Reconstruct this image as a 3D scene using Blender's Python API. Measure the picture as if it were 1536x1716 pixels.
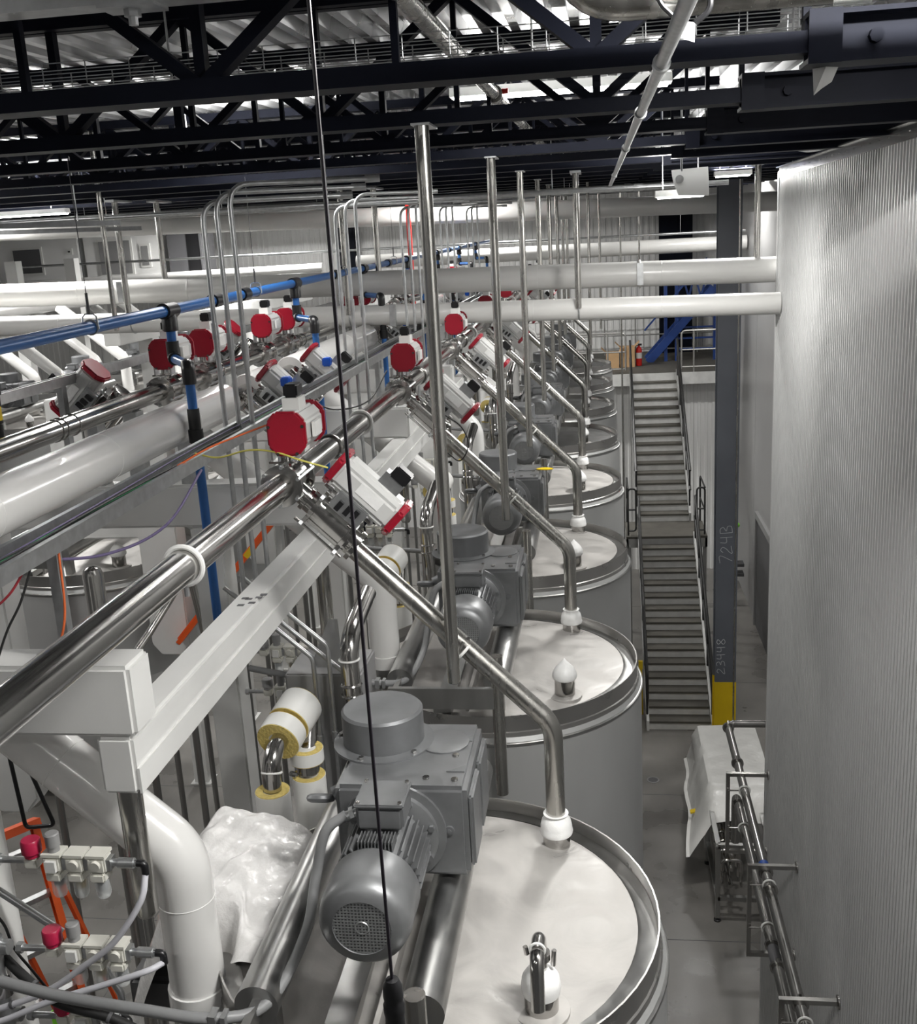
import bpy, bmesh, math, random
from math import sin, cos, pi, radians, sqrt
from mathutils import Vector, Matrix

random.seed(7)
scene = bpy.context.scene
for o in list(bpy.data.objects):
    bpy.data.objects.remove(o)
COL = scene.collection

# ------------------------------------------------------------------ camera
cam_d = bpy.data.cameras.new('camera')
cam = bpy.data.objects.new('camera', cam_d)
COL.objects.link(cam)
PITCH, YAW, ROLL = .2557, .1428, -.0552
fw = Vector((-sin(YAW) * cos(PITCH), cos(YAW) * cos(PITCH), -sin(PITCH)))
rt = Vector((cos(YAW), sin(YAW), 0))
up = rt.cross(fw)
rt, up = cos(ROLL) * rt + sin(ROLL) * up, -sin(ROLL) * rt + cos(ROLL) * up
m = Matrix((rt, up, -fw)).transposed().to_4x4()
m.translation = Vector((0, 0, 9.2))
cam.matrix_world = m
cam_d.sensor_fit = 'HORIZONTAL'
cam_d.sensor_width = 36
cam_d.lens = 36 * 1760 / 1536
cam_d.clip_start = .05
cam_d.clip_end = 200
scene.camera = cam

# ------------------------------------------------------------------ world, light, exposure
wd = bpy.data.worlds.new('world')
scene.world = wd
wd.use_nodes = True
wd.node_tree.nodes['Background'].inputs[0].default_value = (1, .985, .96, 1)
wd.node_tree.nodes['Background'].inputs[1].default_value = .09
vs = scene.view_settings
vs.view_transform = 'Standard'
vs.look = 'None'
vs.gamma = 1
vs.use_curve_mapping = False
vs.exposure = -.2
# ceiling LED luminaires: position of each lamp (the housings are built further down)
LAMPS = [(.62, 8.55, 9.40, 78), (1.40, 11.85, 9.66, 200), (-6.2, 11.0, 9.66, 230), (-3.1, .4, 9.86, 12),
         (.95, 2.25, 9.9, 210), (-6.2, 4.6, 9.9, 110), (-2.6, 17.6, 10.0, 110), (-6.2, 20.0, 10.05, 320),
         (1.2, 20.0, 10.05, 70), (-11.5, 8.0, 9.82, 300), (-11.5, 17.6, 10.0, 460), (-2.6, 26.4, 10.15, 260),
         (2.6, 23.9, 10.08, 170), (-8.5, 26.4, 10.15, 650), (-.9, -.4, 9.9, 8),
         (-2.4, 7.42, 9.95, 30), (-6.0, 7.42, 9.95, 40), (-.2, 6.15, 9.93, 20)]  # the lamps on this row are added only to brighten the deck

# ------------------------------------------------------------------ materials
MATS = {}
def mat(name, col, rough=.5, metal=0., noise=0., scale=8., bump=0., alpha=1., trans=0., emit=None, estr=0.,
        coat=0., stretch=None, rvar=0., ior=None, dist=0.):
    if name in MATS:
        return MATS[name]
    m = bpy.data.materials.new(name)
    m.use_nodes = True
    nt = m.node_tree
    b = nt.nodes['Principled BSDF']
    b.inputs['Base Color'].default_value = (*col, 1)
    b.inputs['Roughness'].default_value = rough
    b.inputs['Metallic'].default_value = metal
    b.inputs['Alpha'].default_value = alpha
    b.inputs['Transmission Weight'].default_value = trans
    b.inputs['Coat Weight'].default_value = coat
    if ior:
        b.inputs['IOR'].default_value = ior
    if emit:
        b.inputs['Emission Color'].default_value = (*emit, 1)
        b.inputs['Emission Strength'].default_value = estr
    if noise or bump or rvar:
        tc = nt.nodes.new('ShaderNodeTexCoord')
        mp = nt.nodes.new('ShaderNodeMapping')
        if stretch:
            mp.inputs['Scale'].default_value = stretch
        nz = nt.nodes.new('ShaderNodeTexNoise')
        nz.inputs['Scale'].default_value = scale
        nz.inputs['Detail'].default_value = 8
        nz.inputs['Distortion'].default_value = dist
        nt.links.new(tc.outputs['Object'], mp.inputs[0])
        nt.links.new(mp.outputs[0], nz.inputs['Vector'])
        if noise:
            mx = nt.nodes.new('ShaderNodeMix')
            mx.data_type = 'RGBA'
            mx.inputs[6].default_value = (*[c * (1 - noise) for c in col], 1)
            mx.inputs[7].default_value = (*[min(1, c * (1 + noise)) for c in col], 1)
            rp = nt.nodes.new('ShaderNodeMapRange')
            rp.inputs[1].default_value = .3
            rp.inputs[2].default_value = .7
            nt.links.new(nz.outputs[0], rp.inputs[0])
            nt.links.new(rp.outputs[0], mx.inputs[0])
            nt.links.new(mx.outputs[2], b.inputs['Base Color'])
        if rvar:
            rr = nt.nodes.new('ShaderNodeMapRange')
            rr.inputs[1].default_value = .3
            rr.inputs[2].default_value = .7
            rr.inputs[3].default_value = max(.02, rough - rvar)
            rr.inputs[4].default_value = min(1, rough + rvar)
            nt.links.new(nz.outputs[0], rr.inputs[0])
            nt.links.new(rr.outputs[0], b.inputs['Roughness'])
        if bump:
            bp = nt.nodes.new('ShaderNodeBump')
            bp.inputs['Strength'].default_value = bump
            bp.inputs['Distance'].default_value = .02
            nt.links.new(nz.outputs[0], bp.inputs['Height'])
            nt.links.new(bp.outputs[0], b.inputs['Normal'])
    MATS[name] = m
    return m

steel = mat('stainless_polished', (.47, .46, .445), .16, 1, .08, 3, rvar=.05)
tubem = mat('stainless_tube', (.46, .45, .425), .26, 1, .1, 20, stretch=(1, 1, .15), rvar=.06)
brush = mat('stainless_brushed', (.4, .4, .392), .34, 1, .08, 14, stretch=(1, 1, .1), rvar=.06)
jacket = mat('stainless_jacket', (.46, .465, .46), .42, .45, .06, 3, stretch=(1, 1, .3), rvar=.05)
film = mat('film_covered_steel', (.40, .387, .37), .45, .2, .17, 3.2, bump=.18, rvar=.18, dist=1.6)
rimst = mat('stainless_rim', (.5, .49, .475), .3, 1, .05, 5, rvar=.05)
cast = mat('silver_gearbox_paint', (.2, .205, .21), .4, .55, .14, 9, bump=.03, rvar=.08)
castd = mat('dark_gearbox_paint', (.16, .165, .17), .45, .4, .1, 9)
white = mat('white_frame_paint', (.66, .66, .645), .38, 0, .05, 3)
pvc = mat('white_pipe_jacket', (.74, .735, .72), .2, 0, .03, 3, coat=.3)
duct = mat('white_duct_jacket', (.68, .675, .655), .3, 0, .05, 1.5, coat=.15)
actg = mat('actuator_grey', (.56, .56, .55), .32)
plast = mat('white_plastic', (.76, .76, .74), .4)
wrap = mat('white_wrap', (.82, .82, .81), .35, 0, .04, 20, bump=.2)
foam = mat('yellow_foam', (.66, .52, .17), .9, 0, .15, 60, bump=.4)
red = mat('red_cover', (.28, .006, .02), .32, 0, .08, 6)
redl = mat('bright_red', (.62, .02, .015), .4)
blue = mat('blue_pipe', (.025, .12, .36), .28, .1, .05, 4)
bluepaint = mat('blue_steel', (.012, .045, .20), .4)
bluev = mat('blue_solenoid', (.01, .10, .55), .35)
black = mat('black_plastic', (.008, .008, .009), .35)
rubber = mat('black_rubber', (.012, .012, .012), .5)
cordm = mat('cord_black', (.015, .012, .018), .4)
navy = mat('navy_structural_paint', (.006, .007, .012), .5, 0, .2, 4)
colm = mat('slate_column_paint', (.12, .13, .15), .45, 0, .12, 1.2)
deck = mat('galvanised_deck', (.62, .625, .63), .3, .7, .1, 2, rvar=.08)
galv = mat('galvanised_steel', (.52, .53, .535), .34, .9, .12, 25)
tray = mat('tray_wire', (.45, .46, .47), .35, .9)
floorm = mat('polished_concrete', (.165, .158, .147), .32, 0, .34, .8, rvar=.12, bump=.02)
panel = mat('white_panel', (.66, .665, .66), .34, .35, .02, 2)
panelg = mat('grey_panel', (.36, .36, .36), .4, .2, .04, .7)
panelb = mat('white_back_panel', (.82, .82, .81), .45, 0, .03, .5)
flash = mat('steel_flashing', (.5, .5, .49), .22, 1, .12, 4, bump=.15)
grey = mat('grey_cable', (.2, .203, .206), .45)
lcable = mat('pale_hose', (.58, .58, .62), .4)
stairm = mat('stair_grey', (.34, .34, .33), .5, .1, .1, 6)
tread = mat('tread_concrete', (.085, .08, .068), .7, 0, .15, 4)  # darkened so the treads read as shaded against the risers
risem = mat('riser_pale', (.66, .66, .645), .5, .1, .1, 5)  # pale colour stands in for light on the risers from the camera side
rail = mat('rail_dark', (.045, .045, .045), .38, .5)
railg = mat('rail_galvanised', (.38, .375, .36), .42, .7)
yellow = mat('safety_yellow', (.72, .50, .012), .42, 0, .04, 3)
orange = mat('orange_fibreglass', (.72, .10, .015), .4)
green = mat('green_tag', (.25, .75, .05), .5)
card = mat('cardboard', (.42, .27, .14), .8, 0, .08, 5)
chalk = mat('chalk', (.55, .57, .58), .9)
sheet = mat('plastic_sheet', (.72, .71, .70), .16, 0, .06, 9, bump=1., alpha=1., coat=.25)
sheetc = mat('clear_sheet', (.8, .8, .78), .18, 0, 0, 5, bump=.8, alpha=.5)
clear = mat('clear_bowl', (.85, .88, .88), .08, 0, alpha=.35)
frl = mat('cream_regulator', (.68, .67, .61), .4)
dgrey = mat('dark_grey', (.09, .09, .095), .5)
mgrey = mat('mid_grey', (.26, .26, .26), .5)
glassd = mat('dark_window', (.06, .065, .07), .15)
led = mat('led_diffuser', (.9, .9, .9), .5, emit=(1, .98, .95), estr=30)
brass = mat('brass', (.5, .38, .16), .3, 1)
wires = [mat('wire_orange', (.6, .12, .03), .5), mat('wire_yellow', (.55, .50, .10), .5), mat('wire_violet', (.10, .08, .16), .5),
         mat('wire_red', (.30, .02, .03), .5), mat('wire_green', (.03, .18, .08), .5), mat('wire_black', (.02, .02, .02), .5)]

navy.node_tree.nodes['Principled BSDF'].inputs['Specular IOR Level'].default_value = .06

# ------------------------------------------------------------------ mesh helpers
def V(*a):
    return Vector(a) if len(a) > 1 else Vector(a[0])

def frame(d):
    d = d.normalized()
    a = Vector((0, 0, 1)) if abs(d.z) < .9 else Vector((1, 0, 0))
    x = d.cross(a).normalized()
    return x, d.cross(x).normalized()

def fillet(pts, r, seg=6):
    pts = [V(p) for p in pts]
    out = [pts[0]]
    for i in range(1, len(pts) - 1):
        a, b, c = pts[i - 1], pts[i], pts[i + 1]
        d1, d2 = (a - b).normalized(), (c - b).normalized()
        ang = d1.angle(d2)
        if ang > pi - .02:
            out.append(b)
            continue
        t = min(r / math.tan(ang / 2), (a - b).length * .49, (c - b).length * .49)
        p1, p2 = b + d1 * t, b + d2 * t
        for k in range(seg + 1):
            s = k / seg
            out.append((1 - s) ** 2 * p1 + 2 * s * (1 - s) * b + s * s * p2)
    out.append(pts[-1])
    return out

def catmull(pts, seg=8):
    pts = [V(p) for p in pts]
    P = [2 * pts[0] - pts[1]] + pts + [2 * pts[-1] - pts[-2]]
    out = []
    for i in range(1, len(P) - 2):
        p0, p1, p2, p3 = P[i - 1:i + 3]
        for k in range(seg):
            t = k / seg
            out.append(.5 * (2 * p1 + (p2 - p0) * t + (2 * p0 - 5 * p1 + 4 * p2 - p3) * t * t + (3 * p1 - p0 - 3 * p2 + p3) * t ** 3))
    out.append(pts[-1])
    return out

ROOT = {}
CH = {}
class MB:
    def __init__(s):
        s.v, s.f = [], []
    def add(s, vs, fs):
        n = len(s.v)
        s.v += [V(p) for p in vs]
        s.f += [tuple(i + n for i in f) for f in fs]
        return s
    def box(s, x0, x1, y0, y1, z0, z1):
        return s.add([(x0, y0, z0), (x1, y0, z0), (x1, y1, z0), (x0, y1, z0), (x0, y0, z1), (x1, y0, z1), (x1, y1, z1), (x0, y1, z1)],
                     [(0, 3, 2, 1), (4, 5, 6, 7), (0, 1, 5, 4), (1, 2, 6, 5), (2, 3, 7, 6), (3, 0, 4, 7)])
    def obox(s, c, ax, ay, az, hx, hy, hz):
        c, ax, ay, az = V(c), V(ax).normalized() * hx, V(ay).normalized() * hy, V(az).normalized() * hz
        vs = [c + i * ax + j * ay + k * az for k in (-1, 1) for (i, j) in ((-1, -1), (1, -1), (1, 1), (-1, 1))]
        return s.add(vs, [(0, 3, 2, 1), (4, 5, 6, 7), (0, 1, 5, 4), (1, 2, 6, 5), (2, 3, 7, 6), (3, 0, 4, 7)])
    def bar(s, a, b, w, h=None):
        a, b = V(a), V(b)
        h = h or w
        d = b - a
        x, y = frame(d)
        return s.obox((a + b) / 2, x, y, d, w / 2, h / 2, d.length / 2)
    def cyl(s, a, b, r, r2=None, n=16, cap=True):
        a, b = V(a), V(b)
        r2 = r if r2 is None else r2
        x, y = frame(b - a)
        vs = []
        for (p, q) in ((a, r), (b, r2)):
            vs += [p + x * cos(2 * pi * k / n) * q + y * sin(2 * pi * k / n) * q for k in range(n)]
        fs = [(k, (k + 1) % n, n + (k + 1) % n, n + k) for k in range(n)]
        if cap:
            fs += [tuple(range(n))[::-1], tuple(range(n, 2 * n))]
        return s.add(vs, fs)
    def tube(s, path, r, n=10, cap=True):
        path = [V(p) for p in path]
        q = [path[0]]
        for p in path[1:]:
            if (p - q[-1]).length > 1e-5:
                q.append(p)
        path = q
        N = len(path)
        T = [(path[min(i + 1, N - 1)] - path[max(i - 1, 0)]).normalized() for i in range(N)]
        x, y = frame(T[0])
        vs, fs = [], []
        for i in range(N):
            x = (x - T[i] * x.dot(T[i])).normalized()
            y = T[i].cross(x)
            rr = r[i] if isinstance(r, (list, tuple)) else r
            vs += [path[i] + x * cos(2 * pi * k / n) * rr + y * sin(2 * pi * k / n) * rr for k in range(n)]
        for i in range(N - 1):
            fs += [(i * n + k, i * n + (k + 1) % n, (i + 1) * n + (k + 1) % n, (i + 1) * n + k) for k in range(n)]
        if cap:
            fs += [tuple(range(n))[::-1], tuple(range((N - 1) * n, N * n))]
        return s.add(vs, fs)
    def lathe(s, prof, c=(0, 0, 0), ax=(0, 0, 1), n=24, closed=False):
        c, ax = V(c), V(ax).normalized()
        x, y = frame(ax)
        vs, fs = [], []
        for (r, h) in prof:
            vs += [c + ax * h + x * cos(2 * pi * k / n) * r + y * sin(2 * pi * k / n) * r for k in range(n)]
        M = len(prof)
        for i in range(M if closed else M - 1):
            j = (i + 1) % M
            fs += [(i * n + k, i * n + (k + 1) % n, j * n + (k + 1) % n, j * n + k) for k in range(n)]
        if not closed:
            if prof[0][0] > 1e-6:
                fs.append(tuple(range(n))[::-1])
            if prof[-1][0] > 1e-6:
                fs.append(tuple(range((M - 1) * n, M * n)))
        return s.add(vs, fs)
    def torus(s, c, ax, R, r, n=24, k=8):
        return s.lathe([(R + r * cos(2 * pi * i / k), r * sin(2 * pi * i / k)) for i in range(k)], c, ax, n, True)
    def sphere(s, c, r, n=10, sx=1, sy=1, sz=1):
        c = V(c)
        vs, fs = [], []
        M = n // 2 + 1
        for i in range(M):
            t = pi * i / (M - 1)
            for k in range(n):
                a = 2 * pi * k / n
                vs.append(c + Vector((r * sx * sin(t) * cos(a), r * sy * sin(t) * sin(a), r * sz * cos(t))))
        for i in range(M - 1):
            fs += [(i * n + k, i * n + (k + 1) % n, (i + 1) * n + (k + 1) % n, (i + 1) * n + k) for k in range(n)]
        return s.add(vs, fs)
    def prism(s, pts, a, b):
        """closed polygon pts (list of 3d) extruded by vector b-a"""
        d = V(b) - V(a)
        n = len(pts)
        vs = [V(p) for p in pts] + [V(p) + d for p in pts]
        return s.add(vs, [tuple(range(n))[::-1], tuple(range(n, 2 * n))] + [(k, (k + 1) % n, n + (k + 1) % n, n + k) for k in range(n)])
    def build(s, name, m, parent=None, smooth=40, bevel=0, label=None, kind=None):
        off = ROOT.get(parent.name, Vector((0, 0, 0))) if parent else Vector((0, 0, 0))
        me = bpy.data.meshes.new(name)
        me.from_pydata([tuple(p - off) for p in s.v], [], s.f)
        bm = bmesh.new()
        bm.from_mesh(me)
        bmesh.ops.remove_doubles(bm, verts=bm.verts, dist=1e-5)
        bmesh.ops.recalc_face_normals(bm, faces=bm.faces)
        if bevel:
            ed = [e for e in bm.edges if len(e.link_faces) == 2 and e.calc_face_angle(0) > .6]
            bmesh.ops.bevel(bm, geom=ed, offset=bevel, segments=2, affect='EDGES', clamp_overlap=True)
        bm.to_mesh(me)
        bm.free()
        me.polygons.foreach_set('use_smooth', [True] * len(me.polygons))
        me.set_sharp_from_angle(angle=radians(smooth))
        me.materials.append(m)
        o = bpy.data.objects.new(name, me)
        COL.objects.link(o)
        if parent:
            o.parent = parent
            CH.setdefault(parent.name, []).append(o)
            ROOT[o.name] = off
        if label:
            o['label'] = label
        if kind:
            o['kind'] = kind
        return o

def tag(o, label, cat, group=None):
    o['label'] = label
    o['category'] = cat
    if group:
        o['group'] = group
    return o

def thing(name, label, cat, loc, group=None):
    o = bpy.data.objects.new(name, None)
    o.empty_display_size = .1
    COL.objects.link(o)
    o.location = loc
    ROOT[o.name] = V(loc)
    return tag(o, label, cat, group)

def solo(name, mb, m, label, cat, group=None, **k):
    return tag(mb.build(name, m, **k), label, cat, group)

def struct(name, mb, m, **k):
    o = mb.build(name, m, **k)
    o['kind'] = 'structure'
    return o

def copy_tree(o, delta=(0, 0, 0), label=None, parent=None, skip=(), top=True):
    c = o.copy()
    COL.objects.link(c)
    if top:
        c.location = o.location + V(delta)
        ROOT[c.name] = c.location.copy()
        if label:
            c['label'] = label
    else:
        c.parent = parent
        CH.setdefault(parent.name, []).append(c)
    for ch in list(CH.get(o.name, [])):
        if ch.name.split('.')[0] not in skip:
            copy_tree(ch, parent=c, top=False)
    return c

ORD = ['first', 'second', 'third', 'fourth', 'fifth', 'sixth', 'seventh', 'eighth', 'ninth', 'tenth', 'eleventh', 'twelfth',
       'thirteenth', 'fourteenth', 'fifteenth', 'sixteenth', 'seventeenth', 'eighteenth', 'nineteenth', 'twentieth']
S = 2.553             # tank pitch along the row
TX, TY = -.69, 3.617  # first tank of the row beside the aisle
RZ = 6.6              # rim height
def roof(y):
    return .018 * (y - 4.2)   # the roof climbs gently towards the back

# ================================================================== SETTING
fl = struct('floor', MB().box(-22, 3.6, -3, 33, -.2, 0), floorm)
for y in (8.2, 12.3, 16.05, 20.6, 25.2):
    MB().box(-22, 3.55, y, y + .012, -.003, .002).build('joint', dgrey, fl)
for x in (-1.9, -6.5, -11):
    MB().box(x, x + .012, -3, 33, -.003, .002).build('joint', dgrey, fl)
dr = thing('floor_drain', 'round dark drain cover set in the concrete aisle', 'drain', (.74, 16.54, 0))
MB().lathe([(.105, 0), (.105, .006), (.085, .008), (.085, .004), (0, .004)], (.74, 16.54, 0), n=28).build('rim', mgrey, dr)
MB().lathe([(.083, .004), (.083, .007), (0, .007)], (.74, 16.54, 0), n=28).build('cover', dgrey, dr)

# ceiling deck with flutes along Y
mb = MB()
x, p, prof = -20., .14, []
while x < 4:
    prof += [(x, 10.12), (x + .045, 10.12), (x + .06, 10.18), (x + .125, 10.18)]
    x += p
ys = (-1.2, 34)
for i in range(len(prof) - 1):
    (xa, za), (xb, zb) = prof[i], prof[i + 1]
    mb.add([(xa, ys[0], za + roof(ys[0])), (xb, ys[0], zb + roof(ys[0])), (xb, ys[1], zb + roof(ys[1])), (xa, ys[1], za + roof(ys[1]))], [(0, 1, 2, 3)])
struct('ceiling', mb, deck, smooth=20)
struct('trim_1', MB().prism([(-20, -1.2, 10.2 + roof(-1.2)), (-20, 34, 10.2 + roof(34)), (-20, 34, 10.3 + roof(34)), (-20, -1.2, 10.3 + roof(-1.2))], (0, 0, 0), (24, 0, 0)), navy)

# near right wall: core of the insulated room, ribbed panels, corner trim and flashing
XW, YC, ZT = 1.68, 10.62, 9.655
wr = struct('wall_right', MB().box(XW + .012, 3.5, -1., YC - .004, 0, ZT - .02), panelg)
def rib_panel(y0, y1, z0, z1, pitch=.0625, dep=.014):
    mb = MB()
    n = int(round((y1 - y0) / pitch))
    w = (y1 - y0) / n
    pr = []
    for i in range(n):
        a = y0 + i * w
        pr += [(a + .0005, XW + dep), (a + w * .70, XW + dep), (a + w * .74, XW), (a + w * .96, XW)]
    pr.append((y1 - .0005, XW + dep))
    for i in range(len(pr) - 1):
        (ya, xa), (yb, xb) = pr[i], pr[i + 1]
        mb.add([(xa, ya, z0), (xb, yb, z0), (xb, yb, z1), (xa, ya, z1)], [(0, 1, 2, 3)])
    return mb
first = rib_panel(YC - 1., YC, 0.02, ZT - .06).build('panel', panel, wr, smooth=15)
for k in range(1, 11):
    c = first.copy()
    COL.objects.link(c)
    c.location.y = -1.0 * k
struct('trim_2', MB().box(XW - .006, XW + .05, YC - .003, YC + .05, 0, ZT - .02), panel)
fo = struct('trim_3', MB().box(XW - .004, XW + .012, -1, YC, ZT - .075, ZT + .01).box(XW - .03, XW + .25, -1, YC + .02, ZT + .01, ZT + .018), flash)
for k in range(44):
    MB().sphere((XW - .004, YC - .15 - k * .22, ZT - .03), .006, 6).build('screw', steel, fo)
# far right wall, back wall, walls under the mezzanine, left wall
wf = struct('wall_right_far', MB().box(3.5, 3.7, -1, 33, 0, 9.98), panelg)
for k in range(8):
    MB().box(3.488, 3.502, 10.7 + k * 2.8, 10.7 + k * 2.8 + 2.77, 0, 10.05).build('panel', panelg, wf)
def ribs_back(x0, x1, yb, z0, z1, pitch=.2):
    mb = MB()
    n = max(1, int(round((x1 - x0) / pitch)))
    pr = []
    for i in range(n):
        a, w = x0 + i * (x1 - x0) / n, (x1 - x0) / n
        pr += [(a + .004, yb), (a + w * .5, yb), (a + w * .58, yb - .02), (a + w * .9, yb - .02)]
    pr.append((x1 - .004, yb))
    for i in range(len(pr) - 1):
        (xa, ya), (xb, yb2) = pr[i], pr[i + 1]
        mb.add([(xa, ya, z0), (xb, yb2, z0), (xb, yb2, z1), (xa, ya, z1)], [(0, 1, 2, 3)])
    return mb
wb = struct('wall_back', MB().box(-22, 3.7, 33, 33.2, 0, 10.55), panelb)
pb = ribs_back(2.4, 3.5, 32.98, 0, 10.5).build('panel', panelb, wb, smooth=15)
for k in range(1, 22):
    c = pb.copy()
    COL.objects.link(c)
    c.location.x = -1.1 * k
struct('wall_left', MB().box(-22.2, -22, -3, 33, 0, 9.9), panelb)
# mezzanine
MZ, MY = 5.49, 27.8
struct('floor_upper', MB().box(-3.2, 3.5, MY, 33, MZ - .22, MZ), tread)
struct('trim_4', MB().box(-3.2, 3.5, MY - .03, MY, MZ - .3, MZ + .01).box(-3.23, -3.2, MY, 33, MZ - .3, MZ + .01), risem)
wm = struct('wall_mezzanine', MB().box(-3.1, 3.5, 28.25, 28.4, 0, MZ - .22), panelb)
pm = ribs_back(2.4, 3.5, 28.23, 0, MZ - .25).build('panel', panelb, wm, smooth=15)
for k in range(1, 6):
    c = pm.copy()
    COL.objects.link(c)
    c.location.x = -1.1 * k

# ------------------------------------------------------------------ stairs
R_, T_, SX0, SX1, SY = .177, .28, .71, 1.95, 18.45
st = thing('steel_staircase', 'long grey steel staircase with concrete treads rising to the mezzanine', 'staircase', (1.33, SY, 0))
def flight(y0, z0, n):
    for i in range(n):
        zt = z0 + (i + 1) * R_
        ya = y0 + i * T_
        if i < n - 1:
            MB().box(SX0 + .05, SX1 - .05, ya - .02, ya + T_ + .01, zt - .04, zt).build('tread', tread, st)
        MB().box(SX0 + .05, SX1 - .05, ya + .005, ya + .015, zt - R_, zt - .041).build('riser', risem, st)
    L = (n - 1) * T_
    H = (n - 1) * R_
    for x in (SX0, SX1 - .05):
        zb = z0
        pts = [(x, y0 - .06, zb), (x, y0 - .06, zb + .2), (x, y0 + L, zb + H + .24 + .04), (x, y0 + L + .02, zb + H - .06), (x, y0 + .24, zb)]
        MB().prism(pts, (0, 0, 0), (.05, 0, 0)).build('stringer', stairm if z0 > 0 else risem, st)
flight(SY, 0, 15)
LZ, LY0, LY1 = 15 * R_, SY + 14 * T_, SY + 14 * T_ + 1.23
MB().box(SX0 - .25, SX1 + .25, LY0, LY1, LZ - .05, LZ).build('landing_plate', tread, st)
MB().box(SX0 - .25, SX1 + .25, LY0, LY0 + .05, LZ - .25, LZ - .05).box(SX0 - .25, SX1 + .25, LY1 - .05, LY1, LZ - .25, LZ - .05)\
    .box(SX0 - .25, SX0 - .2, LY0, LY1, LZ - .25, LZ - .05).box(SX1 + .2, SX1 + .25, LY0, LY1, LZ - .25, LZ - .05).build('landing_frame', stairm, st)
for x in (SX0 - .22, SX1 + .16):
    for y in (LY0 + .06, LY1 - .12):
        MB().box(x, x + .08, y, y + .08, 0, LZ - .05).build('landing_post', stairm, st)
flight(LY1, LZ, 16)
def sl(y):
    if y < LY0: return (y - SY) / T_ * R_ + R_
    if y < LY1: return LZ
    return LZ + (y - LY1) / T_ * R_ + R_
for x in (SX0 + .02, SX1 - .02):
    for (ya, yb) in ((SY - .02, LY0 - .05), (LY1 + .05, MY - .1)):
        for hh in (.95, .5):
            d = .25 if hh == .95 else 0
            p = [(x, ya, sl(ya + .01) + hh), (x, yb, sl(yb - .001) + hh)]
            if ya < 19:
                p = [(x, ya - .05, sl(ya) + .5)] + p if hh > .9 else p
            MB().tube(fillet(p, .08), .027, 8).build('handrail', rail, st)
        for k in range(5):
            y = ya + .1 + (yb - ya - .2) * k / 4
            MB().cyl((x, y, sl(y) - .1), (x, y, sl(y) + .95), .022, n=8).build('baluster', rail, st)
for (x, s) in ((SX0 - .2, 1), (SX1 + .2, -1)):      # returned loops of the landing rails
    for k in range(2):
        y = LY0 + .12
        z0 = LZ + .1 + k * .48
        MB().tube(fillet([(x, y, LZ), (x, y, LZ + 1.05), (x + s * .17, y, LZ + 1.05), (x + s * .17, y, z0), (x, y, z0)] if k == 0 else
                         [(x, y, z0), (x + s * .17, y, z0)], .08), .02, 8).build('landing_loop', rail, st)
    MB().tube(fillet([(x, y, LZ + 1.05), (x, LY1, LZ + 1.05), (x, LY1, LZ)], .08), .02, 8).build('landing_rail', rail, st)
    MB().cyl((x, y, LZ + .55), (x, LY1, LZ + .55), .018, n=8).build('landing_rail', rail, st)

# guard rails of the mezzanine
def guard(label, x0, x1, y, loops=True):
    g = thing('guard_rail', label, 'railing', ((x0 + x1) / 2, y, MZ), 'guard rails on the mezzanine')
    MB().tube(fillet([(x0, y, MZ + .1), (x0, y, MZ + 1.07), (x1, y, MZ + 1.07), (x1, y, MZ + .1)], .12), .024, 8).build('top_rail', railg, g)
    MB().cyl((x0, y, MZ + .58), (x1, y, MZ + .58), .02, n=8).build('mid_rail', railg, g)
    MB().cyl((x0, y, MZ + .14), (x1, y, MZ + .14), .02, n=8).build('low_rail', railg, g)
    n = max(2, int((x1 - x0) / .9))
    for k in range(n):
        x = x0 + (x1 - x0) * (k + .5) / n
        MB().cyl((x, y, MZ - .02), (x, y, MZ + 1.07), .022, n=8).build('post', railg, g)
guard('low tubular guard rail on the mezzanine edge left of the stairs', -3.1, .62, MY + .06)
guard('short tubular guard rail on the mezzanine edge right of the stairs', 2.05, 3.3, MY + .06)
guard('long guard rail at the back of the mezzanine before the white wall', -3.1, 3.3, 32.3)

ex = thing('fire_extinguisher', 'red fire extinguisher standing on the mezzanine beside a cardboard box', 'extinguisher', (1.02, 29.6, MZ))
MB().lathe([(.08, 0), (.085, .02), (.085, .42), (.06, .5), (.03, .52), (.03, .55)], (1.02, 29.6, MZ), n=16).build('cylinder', redl, ex)
MB().lathe([(.0865, .2), (.0865, .36)], (1.02, 29.6, MZ), n=16).build('label_band', plast, ex)
MB().box(1.0, 1.1, 29.58, 29.62, MZ + .55, MZ + .6).build('handle', black, ex)
MB().tube(catmull([(1.0, 29.6, MZ + .56), (.92, 29.56, MZ + .5), (.925, 29.54, MZ + .2)]), .012, 6).build('hose', black, ex)
def carton(label, x0, x1, y0, y1, h):
    c = thing('cardboard_box', label, 'box', ((x0 + x1) / 2, (y0 + y1) / 2, MZ), 'boxes at the head of the stairs')
    MB().box(x0, x1, y0, y1, MZ, MZ + h).build('carton', card, c)
    for s in (-1, 1):
        xm = x0 if s < 0 else x1
        MB().obox((xm + s * .06, (y0 + y1) / 2, MZ + h + .06), (1, 0, s * 1.), (0, 1, 0), (-s * 1., 0, 1), .1, (y1 - y0) / 2, .004).build('flap', card, c)
carton('brown cardboard box beside the fire extinguisher on the mezzanine', .5, .9, 29.3, 29.75, .55)
carton('low dark cardboard box behind the stair rail on the mezzanine', .12, .47, 29.2, 29.6, .42)

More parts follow.
